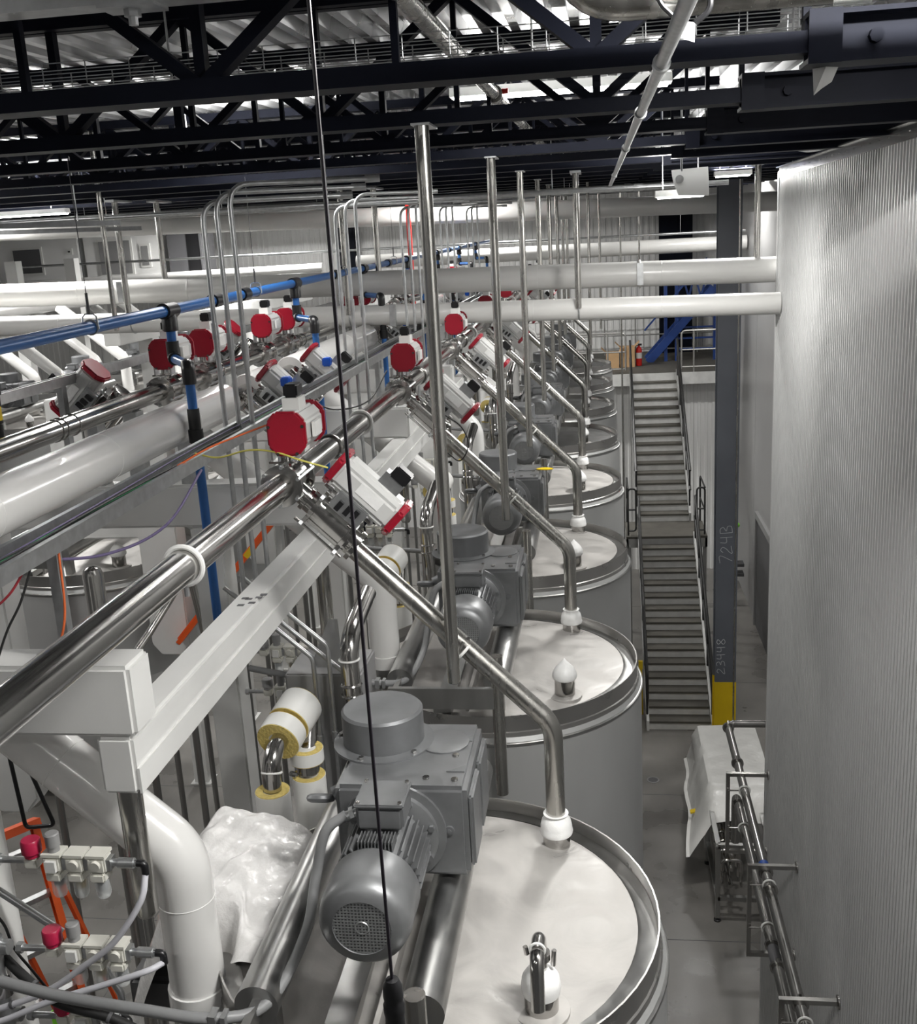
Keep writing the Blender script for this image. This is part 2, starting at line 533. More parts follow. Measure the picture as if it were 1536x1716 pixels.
# blue stair tower on the mezzanine
bt = thing('blue_stair_tower', 'bright blue steel stair tower standing on the mezzanine', 'stair tower', (2.3, 30.6, MZ))
for x in (1.75, 2.05, 3.1):
    MB().box(x, x + .09, 30.3, 30.39, MZ, MZ + 2.4).build('post', bluepaint, bt)
MB().bar((1.3, 30.2, MZ), (3.1, 30.2, MZ + 2.0), .05, .22).build('stringer', bluepaint, bt)
MB().bar((1.3, 31.0, MZ), (3.1, 31.0, MZ + 2.0), .05, .22).build('stringer', bluepaint, bt)
MB().bar((1.2, 30.15, MZ + .9), (2.9, 30.15, MZ + 2.8), .045).build('handrail', bluepaint, bt)
for k in range(8):
    x, z = 1.4 + k * .2, MZ + .18 + k * .222
    MB().box(x, x + .22, 30.22, 30.98, z, z + .03).build('step', bluepaint, bt)
for k in range(5):
    MB().box(2.1, 3.1, 30.33, 30.36, MZ + .3 + k * .3, MZ + .35 + k * .3).build('rung', bluepaint, bt)
for k in range(3):
    MB().bar((2.1 + k * .33, 30.35, MZ + 1.75), (2.26 + k * .33, 30.35, MZ + 2.35), .05).bar((2.26 + k * .33, 30.35, MZ + 2.35), (2.43 + k * .33, 30.35, MZ + 1.75), .05).build('brace', bluepaint, bt)

# dark blue wide-flange column with yellow foot and chalk marks
cx0, cx1, cy = 1.85, 2.21, 17.4
co = thing('steel_column', 'slate blue steel column with yellow painted foot and chalk numbers', 'column', (2.03, 17.4, 0))
def hsec(z0, z1, d=0):
    return MB().box(cx0 - d, cx1 + d, cy - d, cy + .025, z0, z1).box(cx0 - d, cx1 + d, cy + .3, cy + .325 + d, z0, z1).box(2.02 - d, 2.04 + d, cy + .026, cy + .299, z0, z1)
hsec(1.44, 10.0).build('shaft', colm, co)
hsec(.02, 1.44, .006).build('painted_foot', yellow, co)
MB().box(cx0 - .08, cx1 + .08, cy - .08, cy + .4, 0, .02).build('base_plate', yellow, co)
GL = {'7': [[(0, 0), (.05, -.0), (1, 1)], [(0, -.05), (0, .95), (0, 1)]],
      '2': [[(.75, .1), (.95, .4), (.8, .8), (.5, .6), (.2, .1), (0, 0), (.05, .5), (.1, 1)]],
      '4': [[(1, .1), (.5, .1), (.5, .8)], [(1, .75), (0, .85)]],
      'B': [[(1, 0), (0, .1)], [(1, 0), (1, .55), (.75, .8), (.5, .3), (.4, .9), (.1, .9), (0, .1)]],
      '3': [[(.95, .1), (1, .6), (.7, .8), (.5, .3), (.4, .9), (.1, .8), (0, .1)]],
      '8': [[(.5, .4), (.85, .9), (1, .45), (.8, .1), (.5, .45), (.2, .95), (0, .5), (.2, .1), (.5, .4)]]}
def chalk_text(txt, x, z, h, w, gap):
    mb = MB()
    for i, ch in enumerate(txt):
        for st_ in GL[ch]:
            # upright glyph coords (u right, v up); text is turned to read upwards
            pts = []
            for (v, u) in st_:
                if ch == '7':
                    v, u = (1 - v, u) if False else (v, u)
                pts.append((x + h * (1 - v), cy - .003, z + i * (w + gap) + u * w))
            mb.tube(catmull(pts, 4), .0045, 5)
    return mb
GL['7'] = [[(1, 0), (1, 1), (0, .3)]]
chalk_text('724B', 1.92, 3.62, .2, .13, .045).build('chalk_writing', chalk, co, label='white chalk marking 724B written upwards')
chalk_text('23448', 1.88, 1.6, .14, .105, .03).build('chalk_writing', chalk, co, label='white chalk marking 23448 written upwards')
# other dark columns at the back
for (x, y, lb) in ((1.75, 32.4, 'dark blue steel column against the back wall behind the blue stair tower'),
                   (-7.9, 32.4, 'dark blue steel column against the back wall in the left half')):
    c = thing('steel_column', lb, 'column', (x, y, 0))
    MB().box(x, x + .95 if x > 0 else x + .5, y, y + .03, 0, 10).box(x, x + .5, y + .4, y + .43, 0, 10).box(x + .23, x + .27, y + .031, y + .399, 0, 10).build('shaft', navy, c)
    MB().box(x - .1, x + 1.0 if x > 0 else x + .6, y - .05, y + .5, 0, .03).build('base_plate', navy, c)

# ------------------------------------------------------------------ roof trusses
TRS = 1.2765
NT = 20
for k in range(NT):
    y = 2.955 + TRS * k
    ZB, ZTOP = 9.622 + roof(y), 10.06 + roof(y)
    t = thing('roof_truss', 'dark navy open web roof truss, %s from the front' % ORD[k], 'roof truss', (-5, y, ZB), 'open web roof trusses')
    xe = .55 if k < 14 else 3.4
    MB().box(-18, xe, y - .055, y - .008, ZB, ZB + .048).box(-18, xe, y + .008, y + .055, ZB, ZB + .048)\
        .box(-18, xe, y - .06, y + .06, ZB - .004, ZB + .002).build('bottom_chord', navy, t)
    MB().box(-18, xe + .3, y - .055, y - .008, ZTOP, ZTOP + .058).box(-18, xe + .3, y + .008, y + .055, ZTOP, ZTOP + .058).build('top_chord', navy, t)
    w = 1.06
    n = int((xe + (3.6 if k < 3 else 9 if k < 8 else 14)) / w)
    far = MB()
    for i in range(n):
        xa = xe - .02 - i * w
        ws = MB().bar((xa, y, ZTOP + .02), (xa - w / 2, y, ZB + .03), .055, .035), \
            MB().bar((xa - w / 2, y, ZB + .03), (xa - w, y, ZTOP + .02), .055, .035), \
            MB().bar((xa - w / 2, y, ZB + .03), (xa - w / 2, y, ZTOP + .02), .04, .03), \
            MB().bar((xa, y + .03, ZTOP + .02), (xa, y + .03, ZB + .03), .025, .02)
        for b in ws:
            if k < 5:
                b.build('web_member', navy, t)
            else:
                far.add(b.v, b.f)
    if k >= 5:
        far.build('web_members', navy, t, kind='stuff')
    if k < 14:
        z0 = ZB - .03
        b = thing('roof_beam', 'short navy beam carrying the right end of the %s roof truss' % ORD[k], 'beam', (1.9, y, z0), 'beams at the truss ends')
        MB().box(xe - .03, 3.5, y - .06, y + .06, z0, z0 + .012).box(xe - .03, 3.5, y - .06, y + .06, z0 + .11, z0 + .122)\
            .box(xe - .03, 3.5, y - .006, y + .006, z0 + .012, z0 + .11).build('flange_section', navy, b)
        MB().box(xe - .03, xe + .05, y - .066, y - .058, z0 - .002, z0 + .124).build('splice_plate', navy, b)
        MB().cyl((xe + .14, y - .03, z0 + .06), (xe + .14, y - .006, z0 + .06), .018, n=8).build('bolt', navy, b)

# ================================================================== TANK ROW BESIDE THE AISLE
# ---- tank
def make_tank(cx, cy, label, group, full=True, zb=.25):
    t = thing('mixing_tank', label, 'tank', (cx, cy, 0), group)
    c = (cx, cy, 0)
    MB().lathe([(.5, zb), (.90, zb + .04), (.90, RZ - .17), (.905, RZ - .165), (.885, RZ - .125)], c, n=64).build('jacket', jacket, t)
    MB().lathe([(.885, RZ - .125), (.882, RZ - .10), (.875, RZ - .095), (.875, RZ), (.868, RZ), (.868, RZ - .07), (.868, RZ - .125)], c, n=64, closed=True).build('rim', rimst, t)
    MB().lathe([(.903, RZ - .175), (.909, RZ - .17), (.909, RZ - .155), (.9, RZ - .15)], c, n=64).build('seam_band', brush, t)
    hd = MB().lathe([(.868, RZ - .066), (.80, RZ - .062), (.79, RZ - .05), (.6, RZ - .02), (.35, RZ + .002), (0, RZ + .01)], c, n=64).build('head', film, t)
    MB().lathe([(.866, RZ - .063), (.805, RZ - .059), (.79, RZ - .047), (.8, RZ - .06)], c, n=64).build('knuckle_band', brush, hd)
    for k in range(4):
        a = pi / 4 + k * pi / 2
        MB().cyl((cx + .7 * cos(a), cy + .7 * sin(a), 0), (cx + .7 * cos(a), cy + .7 * sin(a), zb + .05), .06 if zb < 1 else .035, n=12).build('leg', brush, t)
    if not full:
        return t
    for s in (-.48, .075):
        MB().cyl((cx + s, cy - .80, RZ + .18), (cx + s, cy + .80, RZ + .18), .075, n=28).build('support_tube', brush, t)
        for q in (-.68, .68):
            MB().box(cx + s - .03, cx + s + .03, cy + q - .03, cy + q + .03, RZ - .06, RZ + .11).build('tube_foot', brush, t)
    MB().box(cx - .29, cx - .19, cy - .83, cy + .8, RZ - .02, RZ + .03).build('channel', brush, t)
    MB().box(cx - .11, cx - .09, cy - .8, cy + .8, RZ + .0, RZ + .07).build('channel', film, t)
    MB().box(cx - .5, cx + .08, cy - 1.03, cy - 1.0, RZ + .12, RZ + .24).box(cx - .49, cx - .46, cy - 1.0, cy - .8, RZ + .15, RZ + .21).build('end_bar', brush, t)
    MB().cyl((cx + .1, cy - 1.0, RZ - .4), (cx + .1, cy - 1.0, RZ + .42), .034, n=16).build('end_post', tubem, t)
    # nozzle with pointed wrap
    x, y = cx + .44, cy - .50
    nz = MB().cyl((x, y, RZ - .04), (x, y, RZ + .075), .06, n=22).build('nozzle', steel, t)
    cap = MB().lathe([(.063, .068), (.07, .075), (.073, .09), (.07, .11), (.055, .137), (.03, .165), (.012, .183), (.003, .195), (0, .196)], (x, y, RZ), n=16).build('cap', wrap, nz, label='white pointed plastic wrap')
    MB().lathe([(.1, -.045), (.1, -.03), (.06, -.025)], (x, y, RZ), n=22).build('nozzle_flange', film, nz)
    # inlet pocket on the left front
    ix, iy = cx - .865, cy - .397
    MB().cyl((ix, iy, 5.6), (ix, iy, 6.46), .105, n=20).build('inlet_stub', brush, t)
    MB().bar((ix + .05, iy + .03, 5.9), (ix + .35, iy + .28, 5.75), .3, .34).build('inlet_pocket', brush, t)
    return t

# ---- agitator drive: gearbox with motor
def make_drive(cx, cy, label, group):
    t = thing('agitator_drive', label, 'gear motor', (cx - .07, cy + .1, RZ + .25), group)
    x0, x1, y0, y1, z0, z1 = cx - .335, cx + .165, cy - .17, cy + .37, RZ + .262, RZ + .635
    hs = MB().box(x0, x1, y0, y1, z0, z1).build('gearbox', cast, t, bevel=.018)
    for (a, b) in ((y0 + .03, y0 + .25), (y0 + .29, y1 - .03)):
        MB().box(x1 - .004, x1 + .02, a, b, z0 + .03, z1 - .05).build('side_rib', cast, hs, bevel=.008)
    for y in (y0 + .12, y0 + .37):
        MB().prism([(x1 - .09, y, z1 + .001), (x1 - .02, y, z1 + .001), (x1 - .02, y + .05, z1 + .001)], (0, 0, 0), (0, 0, .003)).build('cast_pocket', castd, hs)
    for (x, y) in ((x1 - .16, y0 + .07), (x1 - .05, y0 + .06), (x1 - .07, y0 + .25)):
        MB().cyl((x, y, z1), (x, y, z1 + .008), .013, n=10).build('plug', steel, hs)
    MB().cyl((x1 - .07, y0 - .008, z0 + .2), (x1 - .07, y0, z0 + .2), .018, n=12).cyl((x1 - .07, y0 - .014, z0 + .2), (x1 - .07, y0 - .008, z0 + .2), .008, n=6).build('plug', castd, hs)
    # round cover on top
    kx, ky = cx - .215, cy + .2
    cv = MB().lathe([(.205, 0), (.205, .008), (.172, .012), (.165, .014), (.165, .14), (.155, .15), (0, .15)], (kx, ky, z1), n=36).build('top_cover', castd, t)
    for a in (.8, 3.0, 4.4, 5.6):
        MB().cyl((kx + .185 * cos(a), ky + .185 * sin(a), z1 + .008), (kx + .185 * cos(a), ky + .185 * sin(a), z1 + .02), .011, n=6).build('cover_bolt', steel, cv)
    MB().lathe([(.1, 0), (.1, .006), (.09, .008), (0, .008)], (x1 - .13, y1 - .18, z1), n=24).build('cover_plate', cast, t)
    # motor flange + motor along -Y
    mx, mz, yf = cx - .115, RZ + .45, y0
    A = (0, -1, 0)
    MB().lathe([(.20, 0), (.20, .014), (.172, .018), (.172, .04), (.15, .05), (.12, .055)], (mx, yf, mz), A, n=36).build('flange', cast, t)
    for k in range(8):
        a = 2 * pi * k / 8 + .3
        MB().cyl((mx + .158 * cos(a), yf - .036, mz + .158 * sin(a)), (mx + .158 * cos(a), yf - .058, mz + .158 * sin(a)), .013, n=6).build('flange_bolt', cast, t)
    bd = MB().lathe([(.115, .05), (.125, .06), (.125, .40)], (mx, yf, mz), A, n=28).build('motor_body', cast, t)
    fins = []
    for k in range(34):
        a = 2 * pi * k / 34
        if .95 < a < 2.2:
            continue
        d = Vector((cos(a), 0, sin(a)))
        c = Vector((mx, yf - .2, mz)) + d * .137
        MB().obox(c, d, (0, 1, 0), Vector((-sin(a), 0, cos(a))), .016, .115, .0028).build('cooling_fin', cast, bd)
    for k in range(11):
        xx = mx - .06 + k * .012
        MB().box(xx - .002, xx + .002, yf - .315, yf - .245, mz + .115, mz + .152).build('cooling_fin', cast, bd)
    cw = MB().lathe([(.153, .35), (.158, .36), (.158, .505), (.15, .545), (.13, .567), (.098, .575), (.096, .567)], (mx, yf, mz), A, n=36).build('fan_cowl', cast, t)
    MB().lathe([(.1, .54), (0, .54)], (mx, yf, mz), A, n=28).build('fan_recess', black, cw)
    g = MB()
    for k in range(-8, 9):
        u = k * .0115
        L = sqrt(max(.0005, .0965 ** 2 - u * u))
        g.box(mx + u - .0024, mx + u + .0024, yf - .571, yf - .568, mz - L, mz + L)
        g.box(mx - L, mx + L, yf - .5715, yf - .5685, mz + u - .0024, mz + u + .0024)
    g.torus((mx, yf - .571, mz), A, .022, .003, 16, 5)
    g.build('fan_grille', galv, cw)
    # terminal box
    tb = MB().obox((mx, yf - .14, mz + .185), (1, 0, 0), (0, 1, 0), (0, 0, 1), .085, .085, .045).build('terminal_box', cast, t, bevel=.012)
    MB().obox((mx, yf - .14, mz + .236), (1, 0, 0), (0, 1, 0), (0, 0, 1), .09, .09, .007).build('terminal_lid', cast, tb, bevel=.005)
    for (a, b) in ((-.075, -.075), (.075, -.075), (-.075, .075), (.075, .075)):
        MB().cyl((mx + a, yf - .14 + b, mz + .242), (mx + a, yf - .14 + b, mz + .25), .008, n=6).build('screw', steel, tb)
    MB().cyl((mx - .085, yf - .17, mz + .18), (mx - .135, yf - .18, mz + .165), .02, n=10).cyl((mx - .1, yf - .172, mz + .178), (mx - .115, yf - .175, mz + .172), .027, n=6).build('cable_gland', galv, tb)
    # lifting eye and shackle bracket on the left
    le = MB().cyl((x0 - .002, cy + .02, z0 + .25), (x0 - .05, cy + .0, z0 + .23), .04, n=12).build('lug', castd, t)
    MB().torus((x0 - .1, cy - .02, z0 + .235), (0, .5, 1), .042, .016, 18, 8).build('lifting_eye', castd, le)
    return t

def make_cable(cx, cy, label, group):
    mx, mz, yf = cx - .11, RZ + .46, cy - .17
    pts = [(mx - .135, yf - .18, mz + .165), (mx - .21, yf - .21, mz + .11), (mx - .25, yf - .24, mz - .05), (mx - .27, yf - .36, mz - .2),
           (mx - .33, yf - .62, mz - .27), (mx - .47, yf - .74, mz - .24), (mx - .72, yf - .75, mz - .21), (mx - 1.0, yf - .72, mz - .2), (mx - 1.22, yf - .7, mz - .17)]
    t = thing('motor_cable', label, 'cable', (mx - .6, yf - .6, RZ), group)
    MB().tube(catmull(pts, 8), .019, 10).build('sheath', grey, t)
    p = V(pts[5])
    MB().obox(p + V(.0, 0, 0), (.1, -.01, 0), (0, 1, 0), (0, 0, 1), .012, .024, .024).obox(p + V(.035, .002, -.003), (.1, -.01, 0), (0, 1, 0), (0, 0, 1), .008, .023, .023).build('cable_clamp', galv, t)
    return t

# ---- stainless fill pipe falling at 45 degrees, with white wrapped collar
def make_fill(cx, cy, label, group):
    x, y = cx + .452, cy + .543
    t = thing('fill_pipe', label, 'pipe', (x, y, RZ), group)
    P0 = V(x - .86, y, RZ + 1.395)
    MB().tube(fillet([P0, (x, y, RZ + .545), (x, y, RZ - .03)], .17, 10), .042, 22).build('tube', tubem, t)
    MB().lathe([(.056, .118), (.045, .112), (.052, .1), (.064, .085), (.07, .06), (.07, .045), (.074, .034), (.071, .022)], (x, y, RZ), n=24).build('collar', wrap, t, label='white plastic wrapped collar')
    MB().cyl((x, y, RZ - .06), (x, y, RZ + .03), .06, n=24).build('nozzle', steel, t)
    d = V(1, 0, -.985).normalized()
    for k in (0.02, .06):
        p = P0 + d * k
        MB().cyl(p - d * .01, p + d * .01, .058, n=22).build('ferrule', steel, t)
    return t

# ---- hanging post that carries the fill pipe
def make_post(cx, cy, label, group):
    x, y = cx + .045, cy + .46
    ZB = 9.622 + roof(y)
    t = thing('hanging_post', label, 'post', (x, y, RZ + .78), group)
    MB().cyl((x, y, RZ + .78), (x, y, ZB - .012), .0275, n=20).build('tube', tubem, t)
    MB().box(x - .035, x + .035, y - .035, y + .17, ZB - .014, ZB - .0065).build('top_plate', galv, t)
    MB().lathe([(.0275, 0), (.02, -.006), (0, -.007)], (x, y, RZ + .78), n=20).build('end_cap', steel, t)
    z = RZ + .89
    cl = MB().torus((x + .035, y + .083, z + .0), (1, 0, -.985), .049, .007, 22, 6).build('pipe_clamp', plast, t)
    MB().cyl((x + .07, y + .03, z + .065), (x + .07, y + .0, z + .085), .008, n=8).bar((x + .01, y + .02, z), (x + .04, y + .05, z + .05), .012).build('clamp_bolt', steel, cl)
    return t

# ---- actuated valves on the manifold
def octa(c, ax, ux, uz, hx, hz, d, cut=.3):
    """octagonal prism, centre c, axis ax (length d)"""
    c, ax, ux, uz = V(c), V(ax).normalized(), V(ux).normalized(), V(uz).normalized()
    k = cut
    P = [(-1, -1 + k), (-1 + k, -1), (1 - k, -1), (1, -1 + k), (1, 1 - k), (1 - k, 1), (-1 + k, 1), (-1, 1 - k)]
    return [c + ux * a * hx + uz * b * hz for (a, b) in P], ax * d

def make_valve_up(mx, y, mz, label, group):
    """upright: valve on the pipe (axis Y), actuator above with its red end towards -Y"""
    t = thing('actuated_valve', label, 'valve', (mx, y, mz), group)
    A = (0, 1, 0)
    vb = MB().lathe([(.06, -.11), (.088, -.105), (.088, -.085), (.068, -.08), (.07, .08), (.088, .085), (.088, .105), (.06, .11)], (mx, y, mz), A, n=24).build('valve_body', steel, t)
    for k in range(6):
        a = 2 * pi * k / 6 + .4
        MB().cyl((mx + .082 * cos(a), y - .12, mz + .082 * sin(a)), (mx + .082 * cos(a), y + .12, mz + .082 * sin(a)), .008, n=6).build('tie_rod', galv, vb)
    MB().cyl((mx, y, mz + .06), (mx, y, mz + .13), .022, n=12).box(mx - .06, mx + .06, y - .05, y + .05, mz + .085, mz + .094).build('stem', steel, t)
    MB().box(mx - .055, mx - .047, y - .03, y + .03, mz + .085, mz + .15).box(mx + .047, mx + .055, y - .03, y + .03, mz + .085, mz + .15).build('bracket', galv, t)
    cz, ax = mz + .225, mx + .055
    p, d = octa((ax, y - .12, cz), A, (1, 0, 0), (0, 0, 1), .073, .082, .27, .5)
    ac = MB().prism(p, (0, 0, 0), d).build('actuator_body', actg, t, bevel=.01)
    for s in (-1, 1):
        p, d = octa((ax, y + (-.15 if s < 0 else .152), cz), A, (1, 0, 0), (0, 0, 1), .08, .09, .03, .45)
        ca = MB().prism(p, (0, 0, 0), d).build('end_cover', red, t, bevel=.008, label='dark red octagonal end cover')
        for (a, b) in ((-.07, .03), (.07, .03), (-.04, -.08), (.04, -.08)):
            MB().cyl((ax + a, y - .154, cz + b), (ax + a, y - .15, cz + b), .007, n=6).build('cover_screw', steel, ca)
    MB().box(ax - .035, ax + .035, y - .05, y + .05, cz + .08, cz + .13).build('indicator_base', plast, t)
    MB().box(ax - .03, ax + .03, y - .045, y + .045, cz + .13, cz + .185).build('indicator', black, t, bevel=.008)
    MB().box(ax + .081, ax + .095, y - .05, y + .05, cz - .03, cz + .03).build('port_block', plast, t)
    return t

def make_valve_diag(c, label, group, side=1):
    """valve in the 45 degree fall, actuator parallel to it on its upper side"""
    c = V(c)
    d = V(side, 0, -.985).normalized()
    n = V(side * .985, 0, 1).normalized()
    Yv = V(0, 1, 0)
    t = thing('actuated_valve', label, 'valve', c, group)
    vb = MB().lathe([(.044, -.15), (.056, -.148), (.056, -.13), (.05, -.128), (.05, -.1), (.085, -.098), (.085, -.08), (.076, -.078), (.076, .078), (.085, .08), (.085, .098), (.05, .1),
                     (.05, .128), (.056, .13), (.056, .148), (.044, .15)], c, d, n=26).build('valve_body', steel, t)
    for k in range(4):
        a = pi / 4 + k * pi / 2
        o = (n * cos(a) + Yv * sin(a)) * .104
        MB().cyl(c + o - d * .125, c + o + d * .125, .0075, n=8).build('tie_rod', steel, vb)
        for s in (-1, 1):
            MB().cyl(c + o + d * s * .085, c + o + d * s * .1, .016, n=6).build('rod_nut', galv, vb)
        for s in (-1, 1):
            MB().obox(c + o * .75 + d * s * .09, n, Yv, d, .022, .022, .008).build('lug', steel, vb)
    MB().obox(c + n * .085 - Yv * .03, n, Yv, d, .02, .045, .06).build('bracket', galv, t)
    a0 = c + n * .20 + d * .03
    bx = MB().prism([a0 + n * u + Yv * v - d * .145 for (u, v) in ((-.075, -.04), (-.045, -.075), (.045, -.075), (.075, -.04), (.075, .04), (.045, .075), (-.045, .075), (-.075, .04))],
                    (0, 0, 0), d * .29).build('actuator_body', actg, t, bevel=.012)
    for s in (-1, 1):
        q = a0 + d * (s * .162)
        MB().prism([q + n * u + Yv * v - d * .016 for (u, v) in ((-.085, -.045), (-.05, -.085), (.05, -.085), (.085, -.045), (.085, .045), (.05, .085), (-.05, .085), (-.085, .045))],
                   (0, 0, 0), d * .032).build('end_cover', red, t, bevel=.008, label='dark red end cover of the actuator')
    MB().obox(a0 + n * .012 - Yv * .0765 + d * .02, n, Yv, d, .025, .0012, .06).build('rating_label', wrap, bx)
    sp = MB().obox(c + n * .115 - Yv * .085 + d * .02, n, Yv, d, .04, .01, .075).build('solenoid_plate', galv, t)
    for k in (-.04, 0, .035):
        MB().obox(c + n * (.115 + k * .2) - Yv * .102 + d * (k + .02), n, Yv, d, .022, .012, .011).build('solenoid', black, sp)
    MB().obox(a0 + n * .1 + d * .05, n, Yv, d, .03, .03, .05).build('manifold_block', galv, t)
    MB().obox(a0 + n * .15 + d * .06, n, Yv, d, .03, .035, .04).build('indicator', black, t, bevel=.006)
    return t

# ---- white jacketed inlet pipe
def make_inlet(cx, cy, label, group, dx=-.865, dy=-.397, zb=6.455):
    ix, iy = cx + dx, cy + dy
    t = thing('white_inlet_pipe', label, 'pipe', (ix, iy, 6.46), group)
    zc = max(7.08, zb + .55)
    MB().tube(fillet([(ix - 1.25, iy + .1, zc + 1.02), (ix, iy, zc), (ix, iy, zb + .065)], .2, 7), .103 if zb < 6.5 else .092, 28).build('jacket', pvc, t)
    MB().cyl((ix, iy, zb), (ix, iy, zb + .075), .112 if zb < 6.5 else .1, n=28).build('bottom_flange', pvc, t)
    if zb > 6.5:
        MB().cyl((ix, iy, zb - .12), (ix, iy, zb), .085, n=20).build('nozzle', brush, t)
    else:
        for (p, d) in (((ix, iy, 6.9), (0, 0, 1)), ((ix - .42, iy + .034, 7.423), (1.25, -.1, -1.02))):
            MB().torus(p, d, .1025, .0025, 28, 5).build('jacket_seam', plast, t)
    return t

MX, MZ_ = -1.31, 8.25       # manifold axis
N = 8
TYK = [TY + S * k for k in range(N)]
TYK[1] += .05
TYK[2] -= .05
tank0 = make_tank(TX, TYK[0], 'stainless mixing tank nearest the camera in the row beside the stairs', 'mixing tanks beside the aisle')
drive0 = make_drive(TX, TYK[0], 'silver gear motor on the nearest tank, fan grille facing the camera', 'agitator drives beside the aisle')
cable0 = make_cable(TX, TYK[0], 'grey motor cable looping from the nearest gear motor across the tank', 'motor cables')
fill0 = make_fill(TX, TYK[0], 'stainless fill pipe falling into the nearest tank by a white collar', 'fill pipes beside the aisle')
post0 = make_post(TX, TYK[0], 'tall stainless hanging post clamped to the nearest fill pipe', 'hanging posts of the fill pipes')
vu0 = make_valve_up(MX, TYK[0] + .543, MZ_, 'valve with upright red-ended actuator on the manifold at the nearest tank', 'upright manifold valves')
vd0 = make_valve_diag((MX + .175, TYK[0] + .543, MZ_ - .175), 'slanted valve with white red-ended actuator above the nearest tank', 'slanted fill valves')
in0 = make_inlet(TX, TYK[0], 'glossy white elbow pipe dropping beside the nearest tank', 'white inlet pipes beside the aisle')
in1 = make_inlet(TX, TYK[1], 'white elbow pipe dropping onto the head of the second tank', 'white inlet pipes beside the aisle', -.66, -.32, 6.68)
for k in range(1, N):
    d = (0, TYK[k] - TYK[0], 0)
    o = ORD[k]
    copy_tree(tank0, d, 'stainless mixing tank, %s from the camera in the row beside the stairs' % o, skip=('inlet_stub', 'inlet_pocket'))
    copy_tree(drive0, d, 'grey gear motor on the %s tank of the row beside the stairs' % o)
    if k < 5:
        copy_tree(cable0, d, 'grey motor cable of the %s gear motor in the row beside the stairs' % o)
    copy_tree(fill0, d, 'stainless fill pipe slanting into the %s tank beside the stairs' % o)
    make_post(TX, TYK[k], 'stainless hanging post clamped to the %s fill pipe from the camera' % o, 'hanging posts of the fill pipes')
    copy_tree(vu0, d, 'valve with upright red-ended actuator on the manifold at the %s tank' % o)
    copy_tree(vd0, d, 'slanted valve with red-ended actuator above the %s tank' % o)
    if k > 1:
        copy_tree(in1, (0, TYK[k] - TYK[1], 0), 'white elbow pipe dropping onto the head of the %s tank' % o)

# the nearest tank carries a clamped bend on its wrapped nozzle instead of the pointed wrap
x, y = TX + .44, TYK[0] - .50
vf = thing('vent_fitting', 'polished clamped bend on the white wrapped nozzle of the nearest tank', 'fitting', (x, y, RZ + .07))
MB().lathe([(.066, .04), (.07, .07), (.066, .1), (.05, .125), (.03, .135), (0, .136)], (x, y, RZ), n=20).build('wrap', wrap, vf)
MB().tube(fillet([(x, y, RZ + .12), (x, y + .01, RZ + .27), (x, y - .14, RZ + .28), (x, y - .16, RZ + .1)], .06, 6), .024, 18).build('bend', steel, vf)
MB().cyl((x, y, RZ + .175), (x, y, RZ + .2), .036, n=18).cyl((x - .045, y, RZ + .19), (x - .05, y, RZ + .22), .009, n=8).cyl((x + .045, y, RZ + .15), (x + .05, y, RZ + .21), .009, n=8).build('clamp', steel, vf)
MB().torus((x, y - .1, RZ + .285), (0, 1, 0), .025, .005, 16, 6).build('tie', plast, vf)

# manifold: one stainless run with tees and supports
mn = thing('manifold_pipe', 'polished stainless manifold pipe running above the tanks past the valves', 'pipe', (MX, 12, MZ_))
ends = [1.0] + [y + .543 for y in TYK] + [24.5]
for a, b in zip(ends[:-1], ends[1:]):
    MB().cyl((MX, a + (.1 if a > 1 else 0), MZ_), (MX, b - .1, MZ_), .054, n=26).build('tube', steel, mn)
for y in TYK:
    MB().cyl((MX, y + .543, MZ_), (MX + .14, y + .543, MZ_ - .14), .044, n=20).build('branch', steel, mn)
for k in range(N):
    for yy in (3.0 + S * k,):
        MB().torus((MX, yy, MZ_), (0, 1, 0), .062, .009, 26, 8).build('support_ring', plast, mn)
        MB().cyl((MX, yy, MZ_ - .06), (MX, yy, MZ_ - .1), .009, n=8).build('ring_bolt', galv, mn)
    MB().torus((MX, TYK[k] + 1.25, MZ_), (0, 1, 0), .06, .007, 22, 8).build('ferrule', steel, mn)

